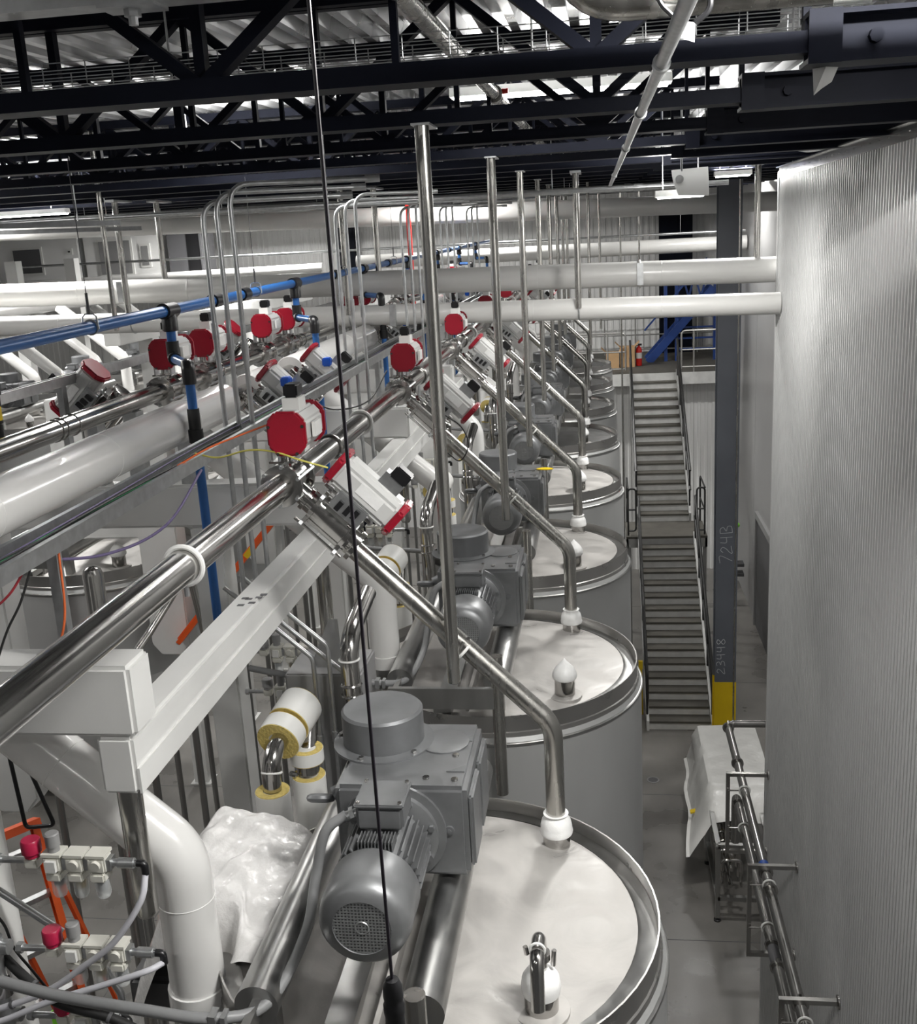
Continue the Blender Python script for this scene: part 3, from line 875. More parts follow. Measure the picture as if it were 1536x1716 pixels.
# ================================================================== WHITE STEEL FRAME
yb = thing('frame_beam', 'long white box beam running beside the tank row under the manifold', 'beam', (-1.65, 12, 7.435))
MB().box(-1.655, -1.53, 2.93, 24.3, 7.485, 7.688).build('box_section', white, yb, bevel=.012)
MB().box(-1.531, -1.522, 2.94, 24.3, 7.485, 7.575).build('edge_strip', white, yb)
hm = MB()
for (x, y) in ((-1.66, 4.28), (-1.62, 4.31), (-1.65, 4.36), (-1.6, 4.42), (-1.67, 4.37), (-1.61, 4.38)):
    hm.box(x + .055, x + .085, y - .1, y - .078, 7.687, 7.6895)
hm.build('stencil_mark', dgrey, yb)
for k in range(N):
    y = 2.93 + S * k
    b = thing('cross_beam', 'white box cross beam at the %s tank carrying the pipe headers' % ORD[k], 'beam', (-2.6, y, 7.63), 'white cross beams')
    MB().box(-3.88, -1.51, y, y + .17, 7.69, 7.935).build('box_section', white, b, bevel=.014)
    c = thing('frame_column', 'white square frame column under the %s cross beam beside the headers' % ORD[k], 'column', (-2.24, y, 0), 'white frame columns')
    MB().box(-2.33, -2.15, y, y + .18, .015, 7.689).build('box_section', white, c, bevel=.01)
    MB().box(-2.40, -2.08, y - .07, y + .25, 0, .015).build('base_plate', white, c)
    c = thing('hanging_leg', 'wide white box leg hanging from the left end of the %s cross beam' % ORD[k], 'support leg', (-3.72, y, 5.85), 'white hanging legs')
    MB().prism([(-3.88, y, 5.95), (-3.8, y, 5.85), (-3.62, y, 5.85), (-3.54, y, 5.95), (-3.54, y, 7.689), (-3.88, y, 7.689)], (0, 0, 0), (0, .2, 0)).build('box_section', white, c, bevel=.01)
    p = thing('frame_stub', 'short stainless capped tube hanging below the white beam at the %s cross beam' % ORD[k], 'tube', (-1.595, y + .06, 7.0), 'stub tubes under the white beam')
    MB().lathe([(0, -.02), (.03, -.018), (.041, 0), (.041, .485)], (-1.6, y + .07, 7.0), n=22).build('tube', tubem, p)

# ================================================================== HEADERS LEFT OF THE MANIFOLD
hd = thing('insulated_header', 'thick white jacketed header pipe in lengths above the white cross beams', 'pipe', (-2.3, 10, 8.3))
MB().cyl((-2.3, .8, 8.3), (-2.3, 24, 8.3), .05, n=18).build('core_pipe', steel, hd)
for (a, b) in ((.8, 6.15), (6.6, 7.15), (7.6, 10.3), (10.8, 12.9), (13.3, 15.4), (15.9, 18), (18.4, 20.5), (21, 23.5)):
    MB().lathe([(.05, 0), (.108, 0), (.112, .006), (.112, b - a - .006), (.108, b - a), (.05, b - a)], (-2.3, a, 8.3), (0, 1, 0), n=30).build('jacket', pvc, hd)
    for q in range(int((b - a) / 1.0)):
        MB().torus((-2.3, a + .7 + q, 8.3), (0, 1, 0), .1118, .0016, 30, 5).build('jacket_seam', plast, hd)
for k in range(N):
    MB().box(-2.36, -2.24, 2.97 + S * k, 3.07 + S * k, 7.935, 8.2).build('saddle', galv, hd)
sh = thing('stainless_header', 'polished stainless header pipe left of the white jacketed header', 'pipe', (-2.62, 10, 8.42))
MB().cyl((-2.62, .8, 8.40), (-2.62, 24, 8.40), .052, n=22).build('tube', steel, sh)
for q in range(9):
    for e in (0, .05, .17):
        MB().torus((-2.62, 2.6 + q * 2.1 + e, 8.40), (0, 1, 0), .053, .004, 22, 6).build('ferrule', steel, sh)
for k in range(N):
    MB().box(-2.66, -2.58, 2.97 + S * k, 3.07 + S * k, 7.935, 8.35).build('saddle', galv, sh)
s2 = thing('stainless_header', 'thinner stainless header pipe furthest left above the white cross beams', 'pipe', (-2.85, 10, 8.3))
MB().cyl((-2.85, .8, 8.33), (-2.85, 24, 8.33), .045, n=20).build('tube', steel, s2)
for k in range(N):
    MB().box(-2.88, -2.82, 2.97 + S * k, 3.07 + S * k, 7.935, 8.29).build('saddle', galv, s2)
s3 = thing('stainless_spool', 'short shiny stainless pipe spool with a black hose coupling at the left edge', 'pipe', (-3.55, 5.6, 8.1))
MB().cyl((-3.55, 4.6, 8.12), (-3.55, 6.85, 8.12), .06, n=22).build('tube', steel, s3)
MB().cyl((-3.55, 6.78, 8.1), (-3.55, 6.78, 7.91), .025, n=12).build('leg', steel, s3)
MB().cyl((-3.55, 5.0, 8.07), (-3.55, 5.0, 7.9), .03, n=12).build('leg', steel, s3)
hc = thing('hose_coupling', 'black upright hose coupling with a yellow tape band beside the headers', 'coupling', (-2.85, 4.6, 8.38))
MB().lathe([(.028, 0), (.028, .08), (.034, .085), (.034, .1)], (-2.85, 4.6, 8.376), n=14).build('tail', black, hc)
MB().lathe([(.033, .1), (.033, .165)], (-2.85, 4.6, 8.376), n=14).build('tape', yellow, hc)
MB().lathe([(.032, .166), (.036, .17), (.036, .21), (.03, .215), (.044, .22), (.044, .285), (.03, .29), (0, .29)], (-2.85, 4.6, 8.376), n=14).build('nut', black, hc)

# valves of the left headers
side = ['beside the blue air drop', 'behind the conduits', 'behind the second cross beam', 'far behind the conduits', 'under the lower white duct']
ylist = [6.08, 6.72, 7.98, 8.62, 11.0, 11.6, 13.6, 14.2, 16.2, 18.7]
for i, y in enumerate(ylist):
    copy_tree(vu0, V(-2.62 - MX, y - (TYK[0] + .543), 8.40 - MZ_), 'valve with upright dark red ended actuator on the left header, %s from the camera' % ORD[i])['group'] = 'upright valves of the left header'
for i, (x, y) in enumerate(((-2.13, 6.38), (-2.13, 7.4), (-2.13, 10.6), (-2.13, 13.1), (-2.13, 15.7))):
    v = copy_tree(vd0, V(x - (MX + .175), y - (TYK[0] + .543), 8.22 - (MZ_ - .175)), 'slanted grey actuated valve right of the jacketed header, %s from the camera' % ORD[i])
    v['group'] = 'slanted valves of the left header'
    b = MB().box(x + .16, x + .22, y - .1, y - .03, 8.36, 8.42).build('blue_solenoid', bluev, v, bevel=.008, label='bright blue solenoid coil')
make_valve_diag((-2.86, 5.78, 8.33), 'mirrored slanted valve left of the headers with dark red end cover', 'slanted valves of the left header', side=-1)
make_valve_diag((-2.86, 8.2, 8.36), 'mirrored slanted valve left of the headers behind the conduits', 'slanted valves of the left header', side=-1)

# cable trough beside the manifold
tr = thing('cable_trough', 'narrow galvanised cable trough full of wires beside the manifold', 'cable tray', (-1.75, 8, 8.3))
mb = MB()
mb.box(-1.805, -1.80, .8, 24, 8.315, 8.37).box(-1.70, -1.695, .8, 24, 8.315, 8.37).box(-1.805, -1.695, .8, 24, 8.31, 8.315)
mb.box(-1.82, -1.805, .8, 24, 8.365, 8.37).box(-1.695, -1.68, .8, 24, 8.365, 8.37)
mb.build('channel', galv, tr)
for k in range(12):
    x = -1.79 + .007 * k + random.uniform(-.004, .004)
    pts = [(x + random.uniform(-.01, .01), y, 8.322 + random.uniform(0, .03) + .006 * (k % 3)) for y in [.8 + .9 * i for i in range(26)]]
    MB().tube(catmull(pts, 3), .0036, 5).build('wire', wires[[5, 5, 2, 4, 5, 5, 3, 5, 5, 2, 4, 5][k]], tr)
for k in range(N):
    y = 3.02 + S * k
    MB().bar((-1.75, y, 7.935), (-1.75, y, 8.31), .035).build('trough_leg', galv, tr)
# strut rail further left
sr = thing('strut_rail', 'straight galvanised strut rail stretched left of the header valves', 'rail', (-3.02, 10, 8.5))
MB().box(-3.045, -3.0, .8, 24, 8.505, 8.51).box(-3.045, -3.04, .8, 24, 8.51, 8.56).box(-3.005, -3.0, .8, 24, 8.51, 8.56).build('channel', galv, sr)
for k in range(N):
    MB().box(-3.04, -3.005, 2.99 + S * k, 3.04 + S * k, 7.935, 8.505).build('leg', galv, sr)

# ================================================================== BLUE COMPRESSED AIR LINE
al = thing('blue_air_line', 'long blue compressed air pipe with black couplings under the ceiling', 'pipe', (-2.4, 10, 8.9))
ZA = lambda y: 8.865 + .0105 * (y - 3.5)
MB().cyl((-2.4, .8, ZA(.8)), (-2.4, 24, ZA(24)), .031, n=16).build('tube', blue, al)
dy = [5.72 + S * k for k in range(7)]
for y in dy:
    z = ZA(y)
    MB().cyl((-2.4, y - .075, z), (-2.4, y + .075, z), .044, n=16).lathe([(.03, 0), (.044, -.04), (.044, -.11), (.034, -.115)], (-2.4, y, z), n=14).build('tee_coupling', black, al)
    if y > 6:
        MB().cyl((-2.4, y - 1.3, ZA(y - 1.3)), (-2.4, y - 1.18, ZA(y - 1.18)), .043, n=16).build('coupling', black, al)
    else:
        MB().cyl((-2.4, 6.42, ZA(6.42)), (-2.4, 6.54, ZA(6.54)), .043, n=16).build('coupling', black, al)
for y in (4.78, 7.3, 9.9, 12.5, 15):
    z = ZA(y)
    hk = MB().tube([(-2.44, y, z - .01), (-2.435, y, z + .05), (-2.42, y, z + .062), (-2.38, y, z + .062), (-2.365, y, z + .05), (-2.36, y, z - .01)], .004, 6).build('pipe_hook', galv, al)
    MB().torus((-2.4, y, z), (0, 1, 0), .035, .004, 18, 6).build('hook_ring', galv, hk)
    MB().cyl((-2.4, y, z + .062), (-2.4, y, z + .16), .007, n=8).build('turnbuckle', dgrey, hk)
    MB().cyl((-2.4, y, z + .16), (-2.4, y, 9.622 + roof(y)), .0022, n=5).build('wire', dgrey, hk)
for i, y in enumerate(dy):
    z = ZA(y)
    t = thing('blue_air_drop', 'blue air drop with black elbows, %s tee from the camera' % ORD[i], 'pipe', (-2.33, y, 7.2), 'blue air drops')
    MB().cyl((-2.4, y, z - .11), (-2.4, y, z - .2), .0265, n=14).build('tube', blue, t)
    MB().tube(fillet([(-2.4, y, z - .17), (-2.4, y, z - .265), (-2.37, y - .06, z - .265)], .03), .037, 14).build('elbow', black, t)
    x2, y2 = -2.145, y - .44
    MB().cyl((-2.375, y - .05, z - .265), (x2 - .02, y2 + .05, z - .265), .0255, n=14).build('tube', blue, t)
    MB().tube(fillet([(x2 - .03, y2 + .065, z - .265), (x2, y2, z - .265), (x2, y2, z - .36)], .03), .036, 14).build('elbow', black, t)
    y = y2
    MB().cyl((x2, y, z - .33), (x2, y, 7.18), .0255, n=14).build('tube', blue, t)
    MB().cyl((x2, y, z - .49), (x2, y, z - .68), .033, n=14).cyl((x2, y, z - .6), (x2, y, z - .67), .04, n=14).build('coupling', black, t)
    MB().lathe([(.0, 0), (.02, 0), (.03, .02), (.03, .1), (.026, .105)], (x2, y, 7.1), n=14).build('end_coupling', black, t)
    MB().box(x2 - .005, x2 + .03, y - .06, y + .09, 7.66, 7.7).build('strap', galv, t)

# ================================================================== WHITE DUCTS ACROSS THE HALL
def duct_run(label, y, z, r, x0, x1, slope, cat='duct'):
    t = thing('white_duct', label, cat, ((x0 + x1) / 2, y, z), 'white jacketed ducts across the hall')
    zz = lambda x: z - slope * (x - 1.6)
    MB().cyl((x0, y, zz(x0)), (x1, y, zz(x1)), r, n=36).build('jacket', duct, t)
    x = x1 - 1.1
    while x > x0:
        MB().torus((x, y, zz(x)), (1, 0, -slope), r + .0005, .002, 36, 5).build('jacket_seam', plast, t)
        x -= 1.22
    return t, zz
d1, zl = duct_run('lower of the paired white ducts crossing above the tank row', 10.4, 8.436, .103, -14, 1.675, .0145)
d2, zu = duct_run('upper of the paired white ducts crossing above the tank row', 10.86, 8.73, .124, -14, 1.70, .0145)
d3, zf = duct_run('high white duct crossing the hall behind the dark blue column', 18.3, 9.51, .155, -16, 3.48, .0175)
d4, z4 = duct_run('dull white duct far back crossing in front of the mezzanine wall', 26.4, 8.72, .17, -6, 3.45, .0)
def clampd(t, x, y, z, r):
    c = MB().torus((x, y, z), (1, 0, 0), r + .006, .012, 30, 6).build('duct_clamp', plast, t)
    MB().box(x - .03, x + .03, y - r - .03, y - r + .01, z - .1, z + .11).build('clamp_bracket', galv, c)
clampd(d2, .39, 10.86, zu(.39), .124)
clampd(d2, -5.0, 10.86, zu(-5), .124)
clampd(d1, -2.02, 10.4, zl(-2.02), .103)
for i, (x, y, zz, r, lb) in enumerate((
        (-.21, 10.42, zl, .103, 'steel hanger post holding the lower duct near the stairs'),
        (-2.46, 10.42, zl, .103, 'steel hanger post holding the lower duct left of the hanging posts'),
        (-4.74, 10.42, zl, .103, 'steel hanger post holding the lower duct at the left'),
        (1.52, 10.86, zu, .124, 'bright steel hanger post holding the upper duct beside the ribbed wall'),
        (-2.25, 10.86, zu, .124, 'thin steel hanger post holding the upper duct left of centre'),
        (-4.55, 10.86, zu, .124, 'steel hanger post holding the upper duct at the left'))):
    t = thing('duct_hanger', lb, 'post', (x, y, zz(x) + r), 'duct hanger posts')
    zb = zz(x) + (0.02 if zz is zl else r - .02)
    yy = y - (.125 if zz is zl else 0)
    MB().cyl((x, yy, zb), (x, yy, 9.622 + roof(10.4) - .02), .03, n=16).build('tube', tubem, t)
    MB().box(x - .05, x + .05, yy - .12, yy + .3, 9.622 + roof(10.4) - .02, 9.622 + roof(10.4)).build('top_plate', galv, t)
    if zz is zl:
        MB().torus((x, y - .02, zz(x)), (1, 0, 0), .105, .008, 28, 6).build('strap', galv, t)

# ================================================================== CONDUITS
def conduit_bank(label_base, x, y, n, sp, ztop, run, k):
    for i in range(n):
        xx = x + sp * i
        t = thing('conduit', '%s conduit of the bank %s' % (['left', 'middle', 'right'][i], label_base), 'conduit', (xx, y, 7.4), 'vertical conduits')
        zt = ztop - .035 * (n - i)
        MB().tube(fillet([(xx, y, 7.2 + .16 * i), (xx, y, zt), (xx + run, y + .25, zt + .0)], .1, 6), .0125, 10).build('tube', galv, t)
        MB().cyl((xx, y, 8.78 - .05 * i), (xx, y, 8.86 - .05 * i), .017, n=10).build('coupling', galv, t)
        MB().cyl((xx + run - .02, y + .25, zt), (xx + run + .05, y + .265, zt), .018, n=10).build('connector', galv, t)
conduit_bank('nearest the camera above the cable trough', -1.855, 4.96, 3, .07, 9.53, .62, 0)
conduit_bank('behind the first bank above the cable trough', -1.84, 7.5, 3, .075, 9.56, .5, 1)
conduit_bank('at the third tank above the cable trough', -1.84, 10.05, 3, .075, 9.6, .5, 2)
conduit_bank('at the fourth tank above the cable trough', -1.84, 12.6, 3, .075, 9.66, .5, 3)
conduit_bank('at the fifth tank above the cable trough', -1.84, 15.2, 3, .075, 9.7, .5, 4)
for i, (x, y, z0, z1, r, lb) in enumerate(((-1.325, 5.25, 8.31, 9.64, .011, 'thin conduit rising beside the hanging black cord'), (-3.85, 8.1, 8.62, 9.7, .02, 'single thin post rising at the left between the duct hangers'),
                                (-.15, 15.3, 7.6, 9.8, .02, 'slim far post behind the ducts left of the stairs'), (.0, 17.8, 7.6, 9.85, .02, 'slim far post behind the ducts close to the stairs'),
                                (.38, 20.2, .0, 9.9, .016, 'slender rod standing from floor to roof beside the stairs'), (.72, 20.2, 8.2, 9.9, .016, 'slender hanging rod beside the stairs above the upper duct'),
                                (2.16, 17.3, .0, 9.85, .014, 'bright conduit fixed up the slate blue column'))):
    z1 = 10.115 + roof(y)
    t = thing('slim_post', lb, 'post', (x, y, z0))
    MB().cyl((x, y, z0), (x, y, z1), r, n=12).build('tube', tubem if r > .012 else galv, t)
    MB().cyl((x, y, z1 - .3), (x, y, z1 - .24), r + .004, n=12).build('coupling', galv, t)
    MB().box(x - .03, x + .03, y - .03, y + .03, z1 - .006, z1).build('top_plate', galv, t)

# ================================================================== LUMINAIRES
LB = ['beside the white reflector above the aisle', 'above the corner of the ribbed wall', 'at the far left under the trusses', 'over the header valves',
      'overhead near the camera by the ribbed wall', 'overhead at the near left', 'over the fifth and sixth tanks', 'deep in the left half of the hall',
      'over the staircase', 'over the leftmost near bay', 'over the leftmost far bay', 'far back over the tank row', 'over the far end of the aisle',
      'far back at the left', 'behind the camera position over the tank row', 'as added deck light over the left headers', 'as added deck light at the left edge', 'as added deck light over the second tank']
for i, (x, y, z, w) in enumerate(LAMPS):
    t = thing('led_luminaire', 'linear white LED luminaire hanging %s' % LB[i], 'light', (x, y, z), 'ceiling luminaires')
    hx = .19 if i < 2 else .6
    MB().prism([(x - hx, y - .07, z + .012), (x - hx, y + .07, z + .012), (x - hx, y + .05, z + .06), (x - hx, y - .05, z + .06)], (0, 0, 0), (2 * hx, 0, 0)).build('housing', plast, t)
    MB().box(x - hx + .02, x + hx - .02, y - .055, y + .055, z, z + .011).build('diffuser', led, t)
    zr = 10.11 + roof(y)
    for s in (-1, 1):
        MB().cyl((x + s * hx * .7, y, z + .06), (x + s * hx * .7, y, zr), .004, n=6).build('suspension_rod', galv, t)
    ld = bpy.data.lights.new('lamp_light', 'AREA')
    ld.shape = 'RECTANGLE'
    ld.size = 2 * hx
    ld.size_y = .14
    ld.energy = w
    ld.color = (1, .985, .955)
    lo = bpy.data.objects.new('lamp_light', ld)
    COL.objects.link(lo)
    lo.location = (x, y, z - .012)
    lu = ld.copy()  # up-facing copy, added to brighten the roof deck
    lu.energy = w * {3: 0, 4: .15, 14: 0, 15: 2.2, 16: 2.4, 17: 2.2}.get(i, 1.)
    uo = bpy.data.objects.new('deck_fill_light', lu)
    COL.objects.link(uo)
    uo.location = (x, y, z + .075)
    uo.rotation_euler = (pi, 0, 0)
rf = thing('white_reflector', 'curved white reflector panel hanging below the roof beams above the aisle', 'reflector', (.5, 8.35, 9.4))
mb = MB()
rows = []
for i in range(9):
    a = i / 8
    zz = 9.66 - .19 * a
    yy = 8.42 - .09 * sin(a * pi * .5) + .02 * a
    rows.append([(.545 + .05 * a ** 2, yy, zz - .06), (.815, yy + .01, zz - .07 + .02 * (1 - a))])
for i in range(8):
    a, b = rows[i], rows[i + 1]
    for dz in (0,):
        mb.add([a[0], a[1], b[1], b[0]], [(0, 1, 2, 3)])
        mb.add([V(p) + V(0, .006, 0) for p in (a[0], a[1], b[1], b[0])], [(0, 1, 2, 3)])
mb.build('panel', plast, rf)
MB().cyl((.6, 8.36, 9.53), (.6, 8.40, 9.53), .03, n=18).cyl((.6, 8.355, 9.53), (.6, 8.4, 9.53), .012, n=10).build('grommet', galv, rf)
MB().cyl((.62, 8.42, 9.58), (.62, 8.42, 10.19), .008, n=8).build('hanger', galv, rf)

# ================================================================== UNDER THE ROOF
cp = thing('roof_pipe', 'stainless sprinkler pipe running lengthwise among the trusses left of the stairs', 'pipe', (-.5, 8, 9.9))
MB().cyl((-.52, .9, 9.86 + roof(.9)), (-.5, 11, 9.86 + roof(11)), .03, n=16).build('tube', tubem, cp)
for y in (2.2, 5.6, 8.6):
    c = MB().cyl((-.51, y, 9.86 + roof(y)), (-.51, y + .09, 9.86 + roof(y)), .043, n=16).build('coupling', tubem, cp)
MB().cyl((-.47, 5.62, 9.87 + roof(5.6)), (-.44, 5.62, 9.87 + roof(5.6)), .014, n=8).build('red_plug', redl, cp)
cp = thing('roof_pipe', 'galvanised sprinkler pipe slanting along under the trusses to the stairs', 'pipe', (.2, 9, 9.6))
MB().cyl((.165, 1.2, 9.575), (.105, 11.6, 9.60), .016, n=14).build('tube', galv, cp)
for y in (2.75, 3.9, 5.6, 8.5, 11.5):
    MB().cyl((.165 - .0058 * (y - 1.2), y, 9.575 + .0024 * (y - 1.2)), (.165 - .0058 * (y - 1.2), y + .05, 9.575 + .0024 * (y - 1.2)), .022, n=14).build('coupling', galv, cp)
cp = thing('roof_pipe', 'stubby galvanised conduit crossing the wire tray beside the sprinkler pipe', 'pipe', (.14, 3.6, 9.9))
MB().cyl((.13, 2.9, 9.93), (.10, 4.6, 9.93), .022, n=14).build('tube', galv, cp)
MB().cyl((.122, 3.5, 9.93), (.12, 3.57, 9.93), .03, n=14).build('coupling', galv, cp)

wt = thing('wire_tray', 'wire basket cable tray hung crosswise between the first two roof trusses', 'cable tray', (-1.5, 3.6, 9.8))
mb = MB()
y0, y1, z0, z1 = 3.5, 3.7, 9.75, 9.82
for (y, z) in ((y0, z1), (y0, z1 - .023), (y0, z1 - .046), (y0, z0), (3.55, z0), (3.6, z0), (3.65, z0), (y1, z0), (y1, z1 - .046), (y1, z1 - .023), (y1, z1)):
    mb.tube([(-3.2, y, z), (.78, y, z)], .0018, 5)
mb.build('long_wires', tray, wt)
x = -3.15
while x < .78:
    MB().tube([(x, y0, z1), (x, y0, z0), (x, y1, z0), (x, y1, z1)], .0022, 5).build('cross_wire', tray, wt)
    x += .15
for x in (-2.6, -1.4, -.2, .6):
    MB().cyl((x, 3.6, 9.75), (x, 3.6, 10.09), .004, n=6).build('drop_rod', galv, wt)
# near strut with bolt, upper left edge
ns = thing('strut_channel', 'near galvanised strut channel with a hex bolt at the upper left edge', 'strut', (-1.1, 2.55, 9.75))
MB().box(-2.1, -.62, 2.53, 2.61, 9.765, 9.772).box(-2.1, -.62, 2.53, 2.535, 9.772, 9.83).box(-2.1, -.62, 2.605, 2.61, 9.772, 9.83).build('channel', galv, ns)
MB().obox((-1.075, 2.57, 9.761), (1, 0, 0), (0, 1, 0), (0, 0, 1), .07, .045, .004).build('washer_plate', galv, ns)
MB().cyl((-1.075, 2.565, 9.757), (-1.075, 2.565, 9.74), .02, n=6).cyl((-1.075, 2.565, 9.74), (-1.075, 2.565, 9.722), .012, n=8).build('bolt', galv, ns)
for x in (-1.9, -.8):
    MB().cyl((x, 2.57, 9.83), (x, 2.57, 10.08), .006, n=6).build('drop_rod', galv, ns)
# near stainless pipe with tag, upper right edge
np_ = thing('near_pipe', 'bright stainless pipe bending upward at the upper right edge near the camera', 'pipe', (.6, 2.6, 9.8))
MB().tube(fillet([(-.06, 2.62, 9.98), (-.06, 2.62, 9.70), (1.55, 2.62, 9.70)], .16, 8), .047, 22).build('tube', tubem, np_)
MB().cyl((.52, 2.62, 9.70), (.6, 2.62, 9.70), .052, n=22).build('coupling', clear, np_)
MB().tube(catmull([(.13, 2.565, 9.74), (.14, 2.56, 9.68), (.165, 2.56, 9.65), (.185, 2.56, 9.632)], 6), .0055, 8).build('strap', black, np_)
MB().tube(catmull([(.245, 2.565, 9.74), (.25, 2.555, 9.68), (.245, 2.555, 9.65), (.218, 2.56, 9.628)], 6), .007, 8).build('strap', black, np_)
MB().prism([(.178, 2.56, 9.636), (.218, 2.555, 9.628), (.215, 2.54, 9.585), (.175, 2.545, 9.6)], (0, 0, 0), (0, .003, .001)).build('metal_tag', dgrey, np_)
# torn plastic bag hanging from the first beam
bg = MB()
P = [(.545, 9.62), (.612, 9.615), (.615, 9.57), (.60, 9.535), (.575, 9.52), (.556, 9.505), (.552, 9.56)]
n = 7
for dy in (-.012, .012):
    c = (.58, 3.0 + dy * 2, 9.57)
    for i in range(len(P)):
        a, b = P[i], P[(i + 1) % len(P)]
        bg.add([(a[0], 3.0, a[1]), (b[0], 3.0, b[1]), c], [(0, 1, 2)])
solo('plastic_bag', bg, sheetc, 'torn clear plastic bag caught on the first roof beam end', 'plastic bag')
fc = thing('flex_conduit', 'bent light conduit dropping from the roof beams to the wall top', 'conduit', (1.5, 9, 9.7))
MB().tube(catmull([(1.28, 11.0, 9.72), (1.33, 10.7, 9.86), (1.45, 10.0, 9.86), (1.58, 9.2, 9.74), (1.64, 8.8, 9.70), (1.72, 8.2, 9.70)], 8), .014, 8).build('tube', galv, fc)
# white jacketed pipe run high on the left (thin lines under the trusses)
for i, (y, z, r, lb) in enumerate(((9.6, 9.53, .022, 'thin steel pipe crossing just under the trusses before the ducts'), (13.0, 9.66, .03, 'thin steel pipe crossing under the trusses behind the ducts'),
                                   (15.4, 9.7, .025, 'thin steel pipe crossing under the trusses before the high duct'), (26.2, 9.0, .03, 'thin steel pipe crossing before the back wall with an end fitting'))):
    t = thing('cross_pipe', lb, 'pipe', (-5, y, z), 'thin cross pipes under the roof')
    x1 = 1.1 if i < 3 else 3.4
    MB().cyl((-15, y, z + .05), (x1, y, z), r, n=12).build('tube', galv, t)
    for q in range(5):
        xx = x1 - .8 - q * 2.6
        MB().cyl((xx, y, z + .003 * (1.1 - xx)), (xx + .08, y, z + .003 * (1.1 - xx)), r + .008, n=12).build('coupling', galv, t)
    for q in range(4):
        xx = x1 - 1.5 - q * 3
        MB().cyl((xx, y, z + .02), (xx, y, 10.11 + roof(y)), .004, n=5).build('drop_rod', galv, t)
for i, (x, y) in enumerate(((-4.0, 7.2), (-4.75, 9.3))):
    t = thing('strut_channel', 'bare strut channel on edge under the trusses at the left, %s one' % ['nearer', 'farther'][i], 'strut', (x, y, 9.5))
    MB().bar((x - 2.2, y, 9.50), (x + .3, y + .9, 9.45), .05, .04).build('channel', galv, t)
    MB().cyl((x, y + .8, 9.46), (x, y + .8, 10.12), .005, n=5).cyl((x - 2.0, y + .08, 9.5), (x - 2.0, y + .08, 10.12), .005, n=5).build('drop_rod', galv, t)

# hanging black cord near the camera
hcord = thing('pendant_cord', 'thin black cord hanging near the camera with a black connector at its end', 'cord', (-.4, 1.6, 7.8))
MB().tube(catmull([(-.407, 1.6, 9.95), (-.405, 1.6, 9.4), (-.404, 1.602, 8.9), (-.402, 1.6, 8.4), (-.40, 1.6, 7.885)], 6), .0032, 8).build('cord', cordm, hcord)
MB().lathe([(.003, .1), (.012, .098), (.018, .085), (.019, .062), (.017, .052), (.02, .046), (.02, .03), (.018, .02), (.021, -.06), (0, -.062)], (-.40, 1.6, 7.80), n=18).build('connector', black, hcord)

# ================================================================== PIPES ON THE RIBBED WALL
BZ = 3.47
def wall_line(label, x, z, y0, r, ret):
    t = thing('wall_pipe', label, 'pipe', (x, 6, z), 'pipes along the ribbed wall')
    pts = [(x, .8, z), (x, y0, z)] + ([(x + .62, y0, z)] if ret == 1 else [(x, y0, z - .6)] if ret == 2 else [])
    MB().tube(fillet(pts, .12, 8), r, 18).build('tube', steel, t)
    return t
wp1 = wall_line('upper polished pipe along the ribbed wall, turning behind its corner', 1.43, BZ - .17, 12.0, .046, 1)
wp2 = wall_line('lower polished pipe along the ribbed wall, turning down past the corner', 1.43, BZ - .62, 11.1, .05, 2)
for (t, x, z, ys_) in ((wp1, 1.43, BZ - .17, (11.0, 8.9, 8.62, 7.15, 11.88)), (wp2, 1.43, BZ - .62, (8.45, 8.15, 7.0, 10.9))):
    for y in ys_:
        MB().cyl((x, y, z), (x, y + .03, z), .068, n=18).cyl((x, y + .005, z + .06), (x, y + .025, z + .09), .014, n=8).build('clamp', steel, t)
MB().cyl((1.43, 8.95, BZ - .17), (1.43, 9.05, BZ - .17), .0475, n=18).build('blue_tape', bluepaint, wp1)
MB().cyl((1.43, 8.18, BZ - .62), (1.43, 8.42, BZ - .62), .052, n=18).build('blue_tape', dgrey, wp2)
MB().tube(fillet([(1.6, 12.0, BZ - .17), (1.95, 12.0, BZ - .17), (2.04, 12.0, BZ - .7)], .1), .046, 16).build('return_bend', steel, wp1)
for i, y in enumerate((7.0, 8.75, 10.45, 5.25)):
    b = thing('wall_bracket', ['nearest visible', 'middle', 'farthest', 'lowest cropped'][i] + ' stainless pipe bracket standing off the ribbed wall', 'bracket', (XW, y, BZ - .5), 'pipe brackets on the ribbed wall')
    MB().box(1.24, XW - .008, y - .02, y + .02, BZ - .02, BZ + .02).build('top_arm', steel, b)
    MB().box(1.24, 1.28, y - .02, y + .02, BZ - .95, BZ - .02).build('hanger_bar', steel, b)
    MB().box(1.28, XW - .008, y - .02, y + .02, BZ - .95, BZ - .91).build('lower_arm', steel, b)
    for z in (BZ, BZ - .93):
        MB().cyl((XW - .01, y, z), (XW, y, z), .055, n=18).build('wall_flange', steel, b)
    for (x, z, r) in ((1.43, BZ - .17, .056), (1.43, BZ - .62, .06)):
        MB().torus((x, y - .04, z), (0, 1, 0), r, .009, 22, 8).build('pipe_ring', plast, b)
        MB().cyl((1.26, y - .04, z), (x - r, y - .04, z), .008, n=8).build('ring_stem', steel, b)

